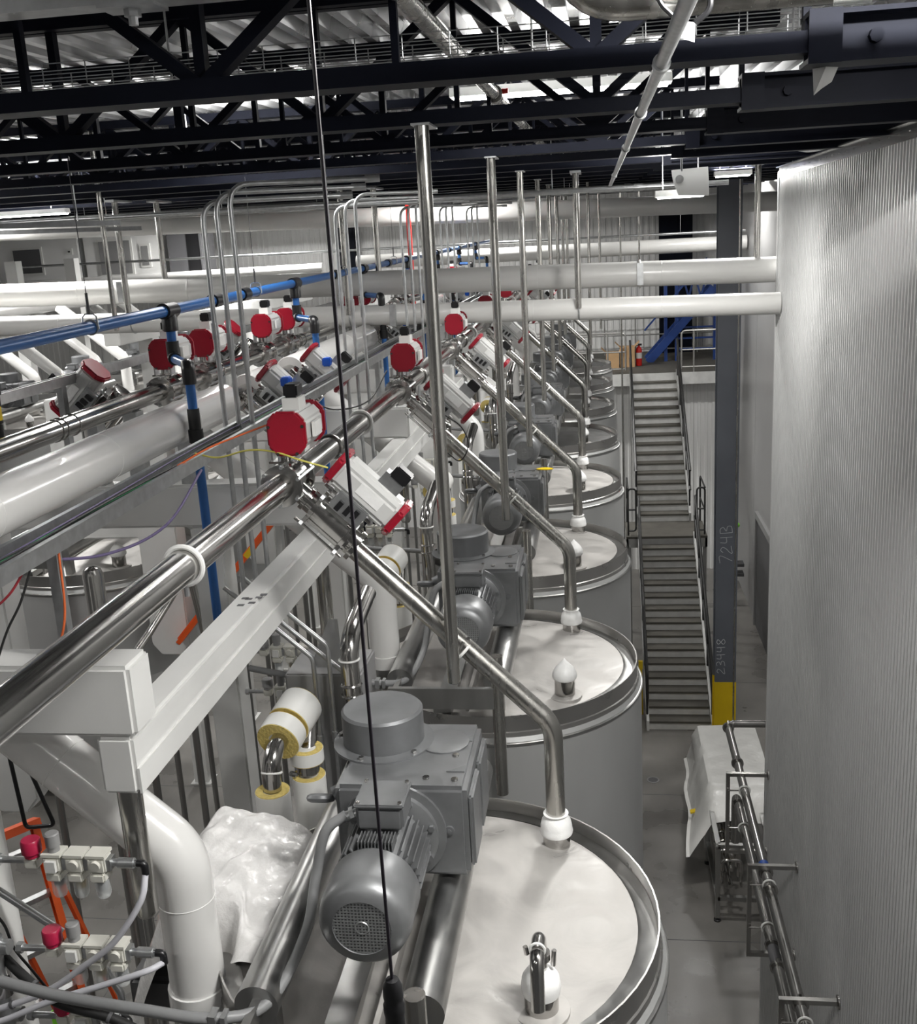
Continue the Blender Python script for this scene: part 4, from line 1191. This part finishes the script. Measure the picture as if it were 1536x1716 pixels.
# ---- wrapped skid with pipework beyond the corner
sk = thing('equipment_skid', 'stainless equipment skid half covered by clear white sheeting beside the yellow column foot', 'skid', (1.75, 14, 0))
for (x, y) in ((1.42, 12.75), (2.1, 12.75), (1.42, 15.5), (2.1, 15.5), (1.42, 14.1)):
    MB().box(x - .03, x + .03, y - .03, y + .03, .05, 1.15).build('leg', brush, sk)
    MB().lathe([(.05, 0), (.05, .02), (.02, .03), (.02, .06)], (x, y, 0), n=14).build('foot', black, sk)
for z in (.35, 1.15):
    for x in (1.42, 2.1):
        MB().box(x - .03, x + .03, 12.75, 15.5, z - .03, z + .03).build('side_rail', brush, sk)
    for y in (12.75, 15.5):
        MB().box(1.42, 2.1, y - .03, y + .03, z - .03, z + .03).build('cross_rail', brush, sk)
for k in range(6):
    y = 12.95 + k * .24
    MB().tube(fillet([(1.5, y, .45), (1.5, y, .8), (1.75, y, .8), (1.75, y, .4)], .06), .025, 10).cyl((1.5, y, .58), (1.5, y, .63), .042, n=12).build('sample_pipe', steel, sk)
for z in (.5, .75, .95):
    MB().cyl((1.6, 12.8, z), (1.6, 15.4, z), .028, n=12).build('pipe', steel, sk)
MB().box(1.5, 2.05, 13.95, 15.4, 1.18, 1.4).build('cabinet', brush, sk)
cv = MB()
nx, ny = 26, 30
def drape(i, j):
    u, v = i / nx, j / ny
    x = 1.08 + 1.22 * u
    y = 13.45 + 2.3 * v
    e = min(1, max(0, (1.42 - x) / .3))
    f = min(1, max(0, (13.85 - y) / .4))
    z = 1.43 - .62 * e ** 1.1 - .34 * f ** 1.3 + .016 * sin(9 * x + 5 * y) * (.3 + e + f) + .01 * sin(17 * y - 8 * x) * (.3 + e)
    if e > .5:
        x += .025 * sin(5 * y) * e + .12 * e * (y - 13.45) / 2.3
    return (x, y, z)
vs_ = [drape(i, j) for j in range(ny + 1) for i in range(nx + 1)]
fs_ = [(j * (nx + 1) + i, j * (nx + 1) + i + 1, (j + 1) * (nx + 1) + i + 1, (j + 1) * (nx + 1) + i) for j in range(ny) for i in range(nx)]
solo('dust_sheet', MB().add(vs_, fs_), mat('skid_sheet', (.74, .735, .71), .3, 0, .05, 4, bump=.8, coat=.2), 'crumpled translucent white sheet draped over the equipment skid', 'plastic sheet')
yt = MB().obox((1.2, 13.95, .95), (1, 0, .3), (0, 1, 0), (-.3, 0, 1), .05, .04, .012)
solo('yellow_glove', yt, yellow, 'small yellow scrap caught in the sheet on the skid', 'scrap')
yl = thing('caution_stand', 'slim yellow folded stand leaning between the second tank and the stairs', 'stand', (.62, 18.9, 0))
MB().bar((.6, 18.9, 0), (.62, 19.0, 1.05), .035).bar((.66, 19.1, 0), (.64, 19.0, 1.05), .035).build('legs', yellow, yl)
MB().box(.59, .67, 18.97, 19.03, 1.0, 1.16).build('head', yellow, yl)

# ================================================================== AIR SERVICE UNITS AT THE LOWER LEFT
ri = thing('air_riser', 'galvanised air riser with tees on the white post at the lower left', 'pipe', (-2.17, 3.0, 6.4))
MB().cyl((-2.125, 2.9, 6.2), (-2.125, 2.9, 7.62), .021, n=14).build('tube', galv, ri)
for z in (7.25, 6.905, 6.63):
    MB().cyl((-2.125, 2.9, z - .035), (-2.125, 2.9, z + .035), .029, n=14).cyl((-2.125, 2.9, z), (-2.07, 2.9, z), .026, n=14).build('tee', galv, ri)
for z in (6.77, 6.73):
    MB().cyl((-2.125, 2.9, z - .02), (-2.125, 2.9, z + .02), .034, n=18).build('clamp', steel, ri)
def make_frl(x, y, z, label, group, bowls=3, knobm=None):
    t = thing('air_service_unit', label, 'regulator', (x, y, z), group)
    MB().cyl((x - .115, y, z), (x + .0, y, z), .012, n=10).cyl((x - .115, y, z), (x - .095, y, z), .02, n=6).build('inlet_nipple', galv, t)
    vb = MB().box(x - .005, x + .045, y - .022, y + .022, z - .022, z + .018).build('shutoff_valve', frl, t, bevel=.006)
    MB().lathe([(.026, .018), (.026, .03), (.033, .034), (.033, .075), (.029, .08), (0, .08)], (x + .02, y, z), n=18).build('knob', knobm or mat('crimson_knob', (.42, .015, .06), .35), vb, label='grey shut-off knob' if knobm else 'crimson shut-off knob')
    for k in range(bowls):
        bx = x + .1 + .078 * k
        b = MB().box(bx - .031, bx + .031, y - .03, y + .03, z - .026, z + .03).box(bx - .027, bx + .027, y - .034, y + .028, z - .06, z - .027).build('filter_body', frl, t, bevel=.006)
        MB().box(bx - .034, bx + .034, y - .03, y + .03, z + .03, z + .04).build('cap', frl, b)
        MB().lathe([(.025, -.06), (.025, -.115), (.02, -.128), (.006, -.135), (0, -.136)], (bx, y, z), n=18).build('bowl', clear, b, label='clear filter bowl')
        MB().lathe([(.017, -.062), (.017, -.088 - .006 * k), (0, -.09 - .006 * k)], (bx, y, z), n=14).build('filter_element', [dgrey, brass, dgrey][k], b)
        if k == 0:
            MB().lathe([(.02, .04), (.02, .058), (.024, .06), (.024, .102), (.02, .106), (0, .106)], (bx, y, z), n=16).build('regulator_knob', mgrey, b)
            MB().box(bx - .018, bx + .018, y - .042, y - .03, z - .02, z + .02).build('gauge', plast, b)
        else:
            MB().cyl((bx, y - .001, z + .01), (bx, y - .04, z + .005), .018, n=14).build('drain_knob', frl, b)
        MB().box(bx + .031, bx + .047, y - .02, y + .02, z - .02, z + .02).build('coupler', galv, t)
    xe = x + .1 + .078 * (bowls - 1) + .047
    MB().cyl((xe, y, z), (xe + .085, y, z), .013, n=12).cyl((xe + .02, y, z), (xe + .075, y, z), .018, n=12).build('outlet', galv, t)
    MB().tube(fillet([(xe + .08, y, z), (xe + .11, y, z), (xe + .11, y, z - .04)], .015), .013, 10).build('elbow', black, t)
    return t
f1 = make_frl(-1.945, 2.9, 7.25, 'upper air service unit with crimson knob and three clear bowls at the lower left', 'air service units')
make_frl(-1.925, 2.9, 6.905, 'lower air service unit with crimson knob and three clear bowls at the lower left', 'air service units')
make_frl(-1.93, 2.9, 6.63, 'bottom air regulator with a single bowl at the lower left corner', 'air service units', 1)
for k in range(1, 4):
    make_frl(-1.98, 2.9 + S * k, 6.95, 'small air service unit with three bowls on the column at the %s cross beam' % ORD[k], 'air service units', 3, mgrey)
    make_frl(-1.98, 2.9 + S * k, 6.70, 'single grey regulator on the column at the %s cross beam' % ORD[k], 'air service units', 1, mgrey)

def hose(name, label, cat, pts, r, m, group=None, ties=()):
    t = thing(name, label, cat, pts[len(pts) // 2], group)
    path = catmull(pts, 8)
    MB().tube(path, r, 10).build('hose', m, t)
    for q in ties:
        i = int(q * (len(path) - 2))
        MB().cyl(path[i], path[i] + (path[i + 1] - path[i]).normalized() * .012, r + .003, n=12).build('tie', dgrey, t)
    return t
hose('air_hose', 'pale grey air hose curving from the upper air service unit', 'hose', [(-1.532, 2.9, 7.215), (-1.545, 2.86, 7.13), (-1.65, 2.84, 6.985), (-1.78, 2.84, 6.88), (-1.917, 2.84, 6.783), (-2.108, 2.84, 6.70), (-2.4, 2.84, 6.6)], .011, lcable, ties=(.82,))
hose('air_hose', 'pale grey air hose curving from the lower air service unit', 'hose', [(-1.512, 2.9, 6.87), (-1.55, 2.845, 6.875), (-1.707, 2.835, 6.82), (-1.917, 2.83, 6.745), (-2.1, 2.82, 6.665), (-2.4, 2.82, 6.55)], .011, lcable)
hose('cable_bundle', 'dark cable bundle sagging under the air service units', 'cable', [(-2.16, 2.95, 6.86), (-2.05, 2.9, 6.8), (-1.9, 2.86, 6.72), (-1.7, 2.86, 6.66), (-1.52, 2.84, 6.56), (-1.46, 2.8, 6.4)], .017, rubber, ties=(.3, .6))
hose('thin_cable', 'thin black cable hanging beside the white post at the lower left', 'cable', [(-2.2, 3.0, 6.99), (-2.12, 2.96, 6.95), (-2.09, 2.95, 6.86), (-2.03, 2.94, 6.78), (-1.97, 2.93, 6.7)], .005, rubber)
t = thing('rigid_conduit', 'bright bent conduit crossing between the two air service units', 'conduit', (-2, 2.96, 7))
MB().tube(fillet([(-2.155, 2.955, 7.55), (-2.155, 2.955, 7.12), (-1.9, 2.955, 6.93)], .08), .0135, 12).build('tube', galv, t)
t = thing('rigid_conduit', 'short bent galvanised conduit with couplings below the lower air service unit', 'conduit', (-1.7, 2.93, 6.5))
MB().tube(fillet([(-1.76, 2.95, 6.79), (-1.71, 2.94, 6.70), (-1.70, 2.93, 6.4)], .05), .0135, 12).build('tube', galv, t)
MB().cyl((-1.70, 2.93, 6.52), (-1.70, 2.93, 6.57), .02, n=12).build('coupling', galv, t)

# lumpy sheet over the tank side behind the inlet pipe
def sheet_mesh(nx, ny, fn):
    vs = [fn(i / nx, j / ny) for j in range(ny + 1) for i in range(nx + 1)]
    fs = [(j * (nx + 1) + i, j * (nx + 1) + i + 1, (j + 1) * (nx + 1) + i + 1, (j + 1) * (nx + 1) + i) for j in range(ny) for i in range(nx)]
    return MB().add(vs, fs)
def cover(u, v):
    x = -1.98 + .73 * u
    fr = 1 / (1 + math.exp((x + 1.43) * 60))          # stays behind the inlet pipe, comes forward right of it
    y0 = 3.16 + .21 * fr
    y = y0 + (4.05 - y0) * v
    h = 6.67 + .13 * sin(pi * min(1, u * 1.02)) ** .8 * (.25 + .75 * v)
    h -= .2 * max(0, 1 - v / .12) ** 1.5 * fr + .5 * max(0, 1 - u / .35) ** 1.6 + .05 * max(0, (u - .9) / .1) ** 1.5 + .3 * max(0, (v - .93) / .07) ** 1.4
    h += .010 * sin(15 * u + 9 * v) * sin(11 * v - 5 * u) + .006 * sin(31 * v + 13 * u) + .004 * sin(53 * u - 27 * v)
    h += .014 * abs(sin(7 * (u + v * .6) + 2 * sin(5 * v))) ** 6
    return (x + .012 * sin(14 * v), y + .012 * sin(13 * u), h)
solo('cover_sheet', sheet_mesh(60, 70, cover), sheet, 'crumpled white plastic sheet over equipment beside the nearest tank', 'plastic sheet', smooth=60)
cb = thing('covered_bench', 'dark shelf on the side of the nearest tank under the crumpled white sheet', 'shelf', (-1.8, 3.7, 6.1))
MB().box(-2.0, -1.58, 3.5, 3.95, 6.1, 6.3).build('body', dgrey, cb, bevel=.02)

# ---- foam insulated pipe ends between the first two tanks
ip = thing('insulated_pipe_end', 'white pipe insulation with yellow foam ends around a polished bend', 'pipe', (-1.53, 4.2, 6.0))
def Q(p):
    return V(p[0] * 1.06, p[1] * 1.06, 6.9 + (p[2] - 6.9) * 1.06 - .14)
def insul(p0, p1, ro, ri_):
    p0, p1 = Q(p0), Q(p1)
    L = (p1 - p0).length
    j = MB().lathe([(ro, .004), (ro, L - .004)], p0, p1 - p0, n=30).build('insulation_jacket', plast, ip)
    # open tube faces
    for q in (0, L):
        s = 1 if q else -1
        MB().lathe([(ri_, q), (ro - .002, q), (ro - .002, q - s * .004), (ri_, q - s * .02)], p0, p1 - p0, n=30, closed=True).build('foam', foam, j, label='yellow foam ring')
insul((-1.53, 4.17, 5.9), (-1.53, 4.17, 6.80), .085, .045)
insul((-1.53, 4.31, 6.97), (-1.515, 4.40, 6.995), .112, .05)
insul((-1.51, 4.42, 7.0), (-1.48, 4.57, 7.04), .112, .05)
insul((-1.435, 4.43, 6.81), (-1.435, 4.43, 6.88), .086, .05)
insul((-1.435, 4.43, 5.9), (-1.435, 4.43, 6.74), .086, .05)
MB().tube(fillet([Q((-1.53, 4.17, 6.6)), Q((-1.53, 4.18, 6.96)), Q((-1.49, 4.52, 7.03))], .15, 8), .045, 22).build('bend', steel, ip)
MB().tube(fillet([Q((-1.485, 4.54, 7.03)), Q((-1.45, 4.62, 7.03)), Q((-1.435, 4.45, 6.84)), Q((-1.435, 4.43, 6.6))], .07, 6), .043, 20).build('bend', steel, ip)
MB().cyl(Q((-1.435, 4.43, 6.755)), Q((-1.435, 4.43, 6.80)), .058, n=18).cyl(Q((-1.48, 4.38, 6.76)), Q((-1.50, 4.36, 6.78)), .014, n=8).build('clamp', steel, ip)
MB().torus(Q((-1.53, 4.185, 6.88)), (0, .4, 1), .047, .006, 20, 6).build('tie', plast, ip)
pb_ = thing('polished_bend', 'polished stainless bend with white ties behind the nearest gear motor', 'pipe', (-1.33, 4.95, 6.3))
MB().tube(fillet([(-1.335, 4.98, 6.2), (-1.335, 4.98, 7.2), (-1.31, 5.4, 7.32)], .2, 8), .05, 22).build('tube', steel, pb_)
for z in (6.9, 6.96, 7.1):
    MB().torus((-1.335, 4.98, z), (0, .05, 1), .052, .0055 if z > 7 else .008, 22, 6).build('tie' if z > 7 else 'ferrule', plast if z > 7 else steel, pb_)
for k in range(1, 5):
    copy_tree(pb_, (0, S * k, 0), 'polished stainless bend with white ties at the %s tank' % ORD[k])['group'] = 'polished bends'
    copy_tree(ip, (0, S * k, 0), 'white pipe insulation with yellow foam ends behind the %s tank' % ORD[k])['group'] = 'insulated pipe ends'
for i, (x, y, dz) in enumerate(((-1.60, 4.95, 0), (-1.53, 5.0, .05), (-1.45, 5.05, -.14))):
    t = thing('bent_conduit', '%s of three slim bent conduits behind the yellow foam pipe ends' % ['left', 'middle', 'right'][i], 'conduit', (x, y, 6), 'bent conduits behind the foam ends')
    MB().tube(fillet([(x - .35, y - .02, 7.52 + dz), (x + .08, y, 7.12 + dz), (x + .08, y, 6.2)], .07), .0125, 10).build('tube', galv, t)
    MB().cyl((x + .08, y, 6.62), (x + .08, y, 6.68), .018, n=10).build('coupling', galv, t)
jb = thing('junction_cabinet', 'flat grey steel cabinet top between the first and second tanks', 'cabinet', (-1.2, 5.45, 6.2))
MB().box(-1.72, -1.3, 5.06, 5.42, 5.9, 6.98).build('body', mgrey, jb, bevel=.01)
MB().prism([(-1.6, 5.16, 6.985), (-1.42, 5.14, 6.985), (-1.47, 5.3, 7.2), (-1.52, 5.305, 7.2)], (0, 0, 0), (0, .012, 0)).build('bent_plate', brush, jb)

# ---- wires around the valves
def wire(label, pts, mi, r=.0045):
    hose('loose_wire', label, 'wire', pts, r, wires[mi], 'loose wires')
yv = TYK[0] + .543
wire('yellow wire arching from the trough to the nearest manifold valve', [(-1.72, 4.2, 8.37), (-1.6, 4.15, 8.36), (-1.45, 4.08, 8.40), (-1.32, 4.02, 8.405), (-1.2, 4.0, 8.37), (-1.1, 4.03, 8.33)], 1, .004)
wire('orange wire from the conduit to the nearest upright actuator', [(-1.72, 4.0, 8.36), (-1.6, 4.05, 8.42), (-1.48, 4.1, 8.46), (-1.38, 4.15, 8.49)], 0, .004)
wire('violet wire sagging below the cable trough at the left', [(-2.1, 2.9, 8.44), (-1.95, 2.92, 8.34), (-1.83, 3.0, 8.28), (-1.72, 3.3, 8.2), (-1.62, 3.6, 8.22), (-1.62, 4.0, 8.34)], 2, .0055)
wire('orange wire hanging down at the left edge under the trough', [(-1.72, 3.0, 8.30), (-1.72, 2.98, 8.1), (-1.76, 2.96, 7.98), (-1.85, 2.95, 7.92), (-2.0, 2.95, 7.90)], 0, .004)
wire('dark red wire hanging down at the left edge under the trough', [(-1.74, 2.85, 8.31), (-1.8, 2.82, 8.22), (-1.9, 2.8, 8.15), (-2.0, 2.8, 8.12)], 3, .004)
wire('black wire hanging down at the left edge under the trough', [(-1.75, 2.9, 8.31), (-1.8, 2.88, 8.18), (-1.86, 2.87, 8.08), (-1.92, 2.86, 7.95)], 5, .004)
wire('black wire looping between the second manifold valve and the trough', [(-1.72, 5.9, 8.36), (-1.6, 6.1, 8.24), (-1.45, 6.4, 8.24), (-1.36, 6.6, 8.4)], 5)
wire('black wire drooping from the slanted valve at the second tank', [(-1.0, 6.6, 8.1), (-.9, 6.6, 8.02), (-.86, 6.6, 7.9), (-.92, 6.6, 7.8), (-1.0, 6.62, 7.85)], 5)

# ---- orange ladders
def ladder(label, p0, p1, w, side, n):
    p0, p1, side = V(p0), V(p1), V(side).normalized()
    t = thing('step_ladder', label, 'ladder', p0, 'orange ladders')
    d = (p1 - p0).normalized()
    nn = d.cross(side)
    for s in (-1, 1):
        o = side * s * w / 2
        L = (p1 - p0).length
        MB().obox((p0 + p1) / 2 + o, side, nn, d, .012, .04, L / 2).obox((p0 + p1) / 2 + o + nn * .035 - side * s * .02, side, nn, d, .02, .006, L / 2)\
            .obox((p0 + p1) / 2 + o - nn * .035 - side * s * .02, side, nn, d, .02, .006, L / 2).build('rail', orange, t)
        MB().obox(p0 + o + d * .03, side, nn, d, .02, .05, .03).build('foot', black, t)
        back = p0 + V(.0, 1.3, 0)
        MB().bar(back + o, p1 + o - d * .1, .04, .03).build('rear_rail', orange, t)
    for k in range(n):
        q = p0 + (p1 - p0) * ((k + .6) / n)
        MB().obox(q, side, V(0, 1, 0), (0, 0, 1), w / 2 - .012, .045, .02).build('step', galv, t)
    MB().obox(p1 + d * .03, side, nn, d, w / 2 + .02, .08, .03).build('top_cap', mat('ladder_cap', (.6, .08, .015), .5), t)
    return t
l1 = ladder('orange step ladder with aluminium steps standing at the lower left', (-3.02, 5.2, 0), (-4.45, 6.45, 5.05), .42, (.6, .75, 0), 15)
MB().obox((-4.0, 6.0, 3.75), (.6, .75, 0), (0, 0, 1), (.75, -.6, 0), .05, .2, .003).build('green_label', green, l1)
ob = thing('orange_brace', 'orange painted diagonal brace with a yellow band behind the manifold', 'brace', (-3.54, 8.12, 5.8), None)
MB().bar((-2.24, 7.97, 7.52), (-3.6, 7.97, 6.0), .09, .04).bar((-2.24, 7.945, 7.56), (-3.6, 7.945, 6.04), .015, .01).build('bar', orange, ob)
MB().bar((-2.86, 7.965, 6.827), (-2.92, 7.965, 6.76), .096, .046).build('band', yellow, ob)
for p in ((-2.24, 8.033, 7.52), (-3.6, 8.033, 6.0)):
    MB().cyl(p, (p[0], 7.94, p[2]), .02, n=8).build('bolt', galv, ob)

# ================================================================== SECOND AND THIRD TANK ROWS ON THE LEFT
tb0 = make_tank(TX - 3.97, TYK[2] + .15, 'short stainless tank on legs in the middle row, first from the camera', 'tanks of the middle row', zb=5.55)
for nm in ('inlet_stub', 'inlet_pocket'):
    for o in [c for c in CH[tb0.name] if c.name.split('.')[0] == nm]:
        CH[tb0.name].remove(o)
        bpy.data.objects.remove(o)
for k in range(3, 8):
    copy_tree(tb0, (0, TYK[k] - TYK[2], 0), 'short stainless tank on legs in the middle row, %s from the camera' % ORD[k - 2])
for i, k in enumerate(range(5, 9)):
    d = (-9.0, S * k, 0)
    for (src, lb, g) in ((tank0, 'stainless tank of the far left row, %s from the camera', 'tanks of the far left row'),
                         (drive0, 'gear motor on the far left row of tanks, %s from the camera', 'drives of the far left row'),
                         (in0, 'white elbow pipe of the far left row, %s from the camera', 'white pipes of the far left row')):
        copy_tree(src, d, lb % ORD[i])['group'] = g
    copy_tree(in0, (-7.6, S * k + .9, .2), 'long white elbow pipe between the left rows, %s from the camera' % ORD[i])['group'] = 'white pipes of the far left row'
    for (x, j) in ((-12.4, 'left'), (-7.35, 'right')):
        y = 3.4 + S * k
        c = thing('frame_column', 'white column %s of the far left tank row, %s from the camera' % (j, ORD[i]), 'column', (x, y, 0), 'white columns of the far left row')
        MB().box(x, x + .25, y, y + .25, .015, 9.2 if j == 'left' else 7.9).build('box_section', white, c)
        MB().box(x - .06, x + .31, y - .06, y + .31, 0, .015).build('base_plate', white, c)
fb = thing('frame_beam', 'white box beam along the far left tank row', 'beam', (-8, 20, 7.9))
MB().box(-7.35, -7.1, 15, 26, 7.9, 8.15).build('box_section', white, fb, bevel=.01)
hb = thing('insulated_header', 'white jacketed header pipe along the far left tank row', 'pipe', (-11, 20, 8.3))
MB().cyl((-11, 14, 8.3), (-11, 26, 8.3), .12, n=24).build('jacket', pvc, hb)
bx = thing('valve_cabinet', 'pale grey cabinet with a recessed door at the left behind the headers', 'cabinet', (-4.2, 8.25, 7.5))
MB().box(-4.62, -3.9, 8.18, 8.6, 6.86, 8.07).build('body', white, bx, bevel=.01)
MB().box(-4.55, -4.3, 8.168, 8.18, 7.3, 7.98).build('door', white, bx, bevel=.004)
vp = thing('capped_post', 'upright capped stainless post behind the near manifold', 'post', (-2.72, 5.05, 6.2))
MB().lathe([(.055, -6.2), (.055, 1.36), (.045, 1.39), (.02, 1.405), (0, 1.407)], (-2.72, 5.05, 6.2), n=22).build('tube', steel, vp)
MB().tube(fillet([(-2.72, 5.1, 6.9), (-2.72, 5.6, 7.0), (-2.72, 6.3, 7.18), (-2.72, 6.45, 6.6)], .08), .024, 12).build('branch', steel, vp)

# ---- rooms with air handlers in the far left background
pf = thing('equipment_platform', 'long white raised platform with pipes at the far left', 'platform', (-12, 28, 0))
MB().box(-19, -8.1, 27.0, 30.8, 8.28, 8.47).build('slab', white, pf)
MB().cyl((-19, 26.8, 8.55), (-7, 26.8, 8.64), .11, n=18).build('edge_pipe', pvc, pf)
for x in (-18.5, -13.4, -8.4):
    MB().box(x, x + .2, 27.2, 27.4, 0, 8.28).build('post', white, pf)
def handler(label, x0, x1, win):
    t = thing('air_handler', label, 'air handler', ((x0 + x1) / 2, 28.4, 8.47), 'air handlers on the platform')
    MB().box(x0, x1, 27.9, 29.6, 8.472, 9.80).build('casing', panelb, t, bevel=.02)
    for (a, b, c, d, m_) in win:
        f = MB().box(a, b, 27.87, 27.9, c, d).build('panel_frame', plast, t)
        MB().box(a + .06, b - .06, 27.855, 27.875, c + .06, d - .06).build('panel_infill', m_, f)
handler('white air handler with a dark square louvre at the far left edge', -16.4, -14.05, [(-16.0, -15.1, 8.8, 9.55, dgrey), (-14.4, -14.22, 9.3, 9.46, black), (-14.4, -14.22, 8.95, 9.1, black)])
handler('white air handler with a wide grey panel beside the left duct hanger', -13.9, -11.75, [(-13.5, -12.5, 8.66, 9.65, mgrey), (-12.3, -12.0, 8.86, 9.48, mgrey)])
dk = thing('open_cabinet', 'dark open cabinet beside the air handlers at the far left', 'cabinet', (-11.1, 28.4, 8.47))
MB().box(-11.55, -10.6, 28.0, 29.0, 8.472, 9.76).build('body', dgrey, dk)
MB().box(-11.0, -10.65, 27.98, 28.0, 8.53, 9.7).build('opening', black, dk)
bxw = thing('strap_handle', 'black triangular strap handle hanging at the white leg at the left edge', 'handle', (-3.3, 5.0, 6.05))
MB().tube(fillet([(-3.36, 5.0, 6.62), (-3.33, 5.0, 6.05), (-3.15, 5.0, 6.07), (-3.3, 5.0, 6.62)], .03), .012, 8).build('loop', black, bxw)
MB().bar((-3.33, 5.0, 6.6), (-3.56, 5.49, 6.62), .02).build('arm', black, bxw)
# far objects left of the stairs: red hoist and red valve bodies among the far conduits
rh = thing('red_pole', 'bright red upright pole among the far conduits', 'pole', (-3.1, 17.6, 7.6))
MB().box(-3.13, -3.06, 17.6, 17.66, 7.4, 10.115 + roof(17.6)).build('pole', redl, rh)
MB().box(-3.2, -3.0, 17.55, 17.7, 7.3, 7.4).build('foot', redl, rh)
gl = solo('glove', MB().sphere((-.5, TYK[2] + .12, RZ + .645), .04, 10, 1.9, .8, .3), yellow, 'yellow work glove lying on the third gear motor', 'glove')
# yellow-green marker and small wall hydrant by the far right wall
hy = thing('hand_wash_station', 'slim white hand wash post by the far right wall with bright cap', 'post', (3.2, 25.2, 0))
MB().box(3.1, 3.18, 25.2, 25.28, 0, 2.0).box(2.95, 3.35, 25.1, 25.4, 1.05, 1.12).box(2.95, 3.35, 25.1, 25.4, .8, .87).build('frame', dgrey, hy)
MB().sphere((3.16, 25.22, 2.08), .09, 10, 1, 1, .8).build('cap', green, hy)
dw = thing('roller_door', 'grey framed doorway in the far right wall', 'door', (3.48, 21, 0))
MB().box(3.42, 3.49, 21.0, 21.12, 0, 2.6).box(3.42, 3.49, 23.9, 24.02, 0, 2.6).box(3.42, 3.49, 21.0, 24.02, 2.6, 2.75).build('frame', mgrey, dw)
MB().box(3.46, 3.487, 21.12, 23.9, 0, 2.6).build('leaf', dgrey, dw)

# the pointed wrap of the nearest tank gives way to its clamped bend (the copies keep theirs)
bpy.data.objects.remove(bpy.data.objects['cap'])

# heads beyond the fourth tank are bare steel, not film covered, and coloured darker as unlit
bare = mat('shaded_bare_head', (.12, .12, .117), .4, .8, .15, 6, rvar=.1)
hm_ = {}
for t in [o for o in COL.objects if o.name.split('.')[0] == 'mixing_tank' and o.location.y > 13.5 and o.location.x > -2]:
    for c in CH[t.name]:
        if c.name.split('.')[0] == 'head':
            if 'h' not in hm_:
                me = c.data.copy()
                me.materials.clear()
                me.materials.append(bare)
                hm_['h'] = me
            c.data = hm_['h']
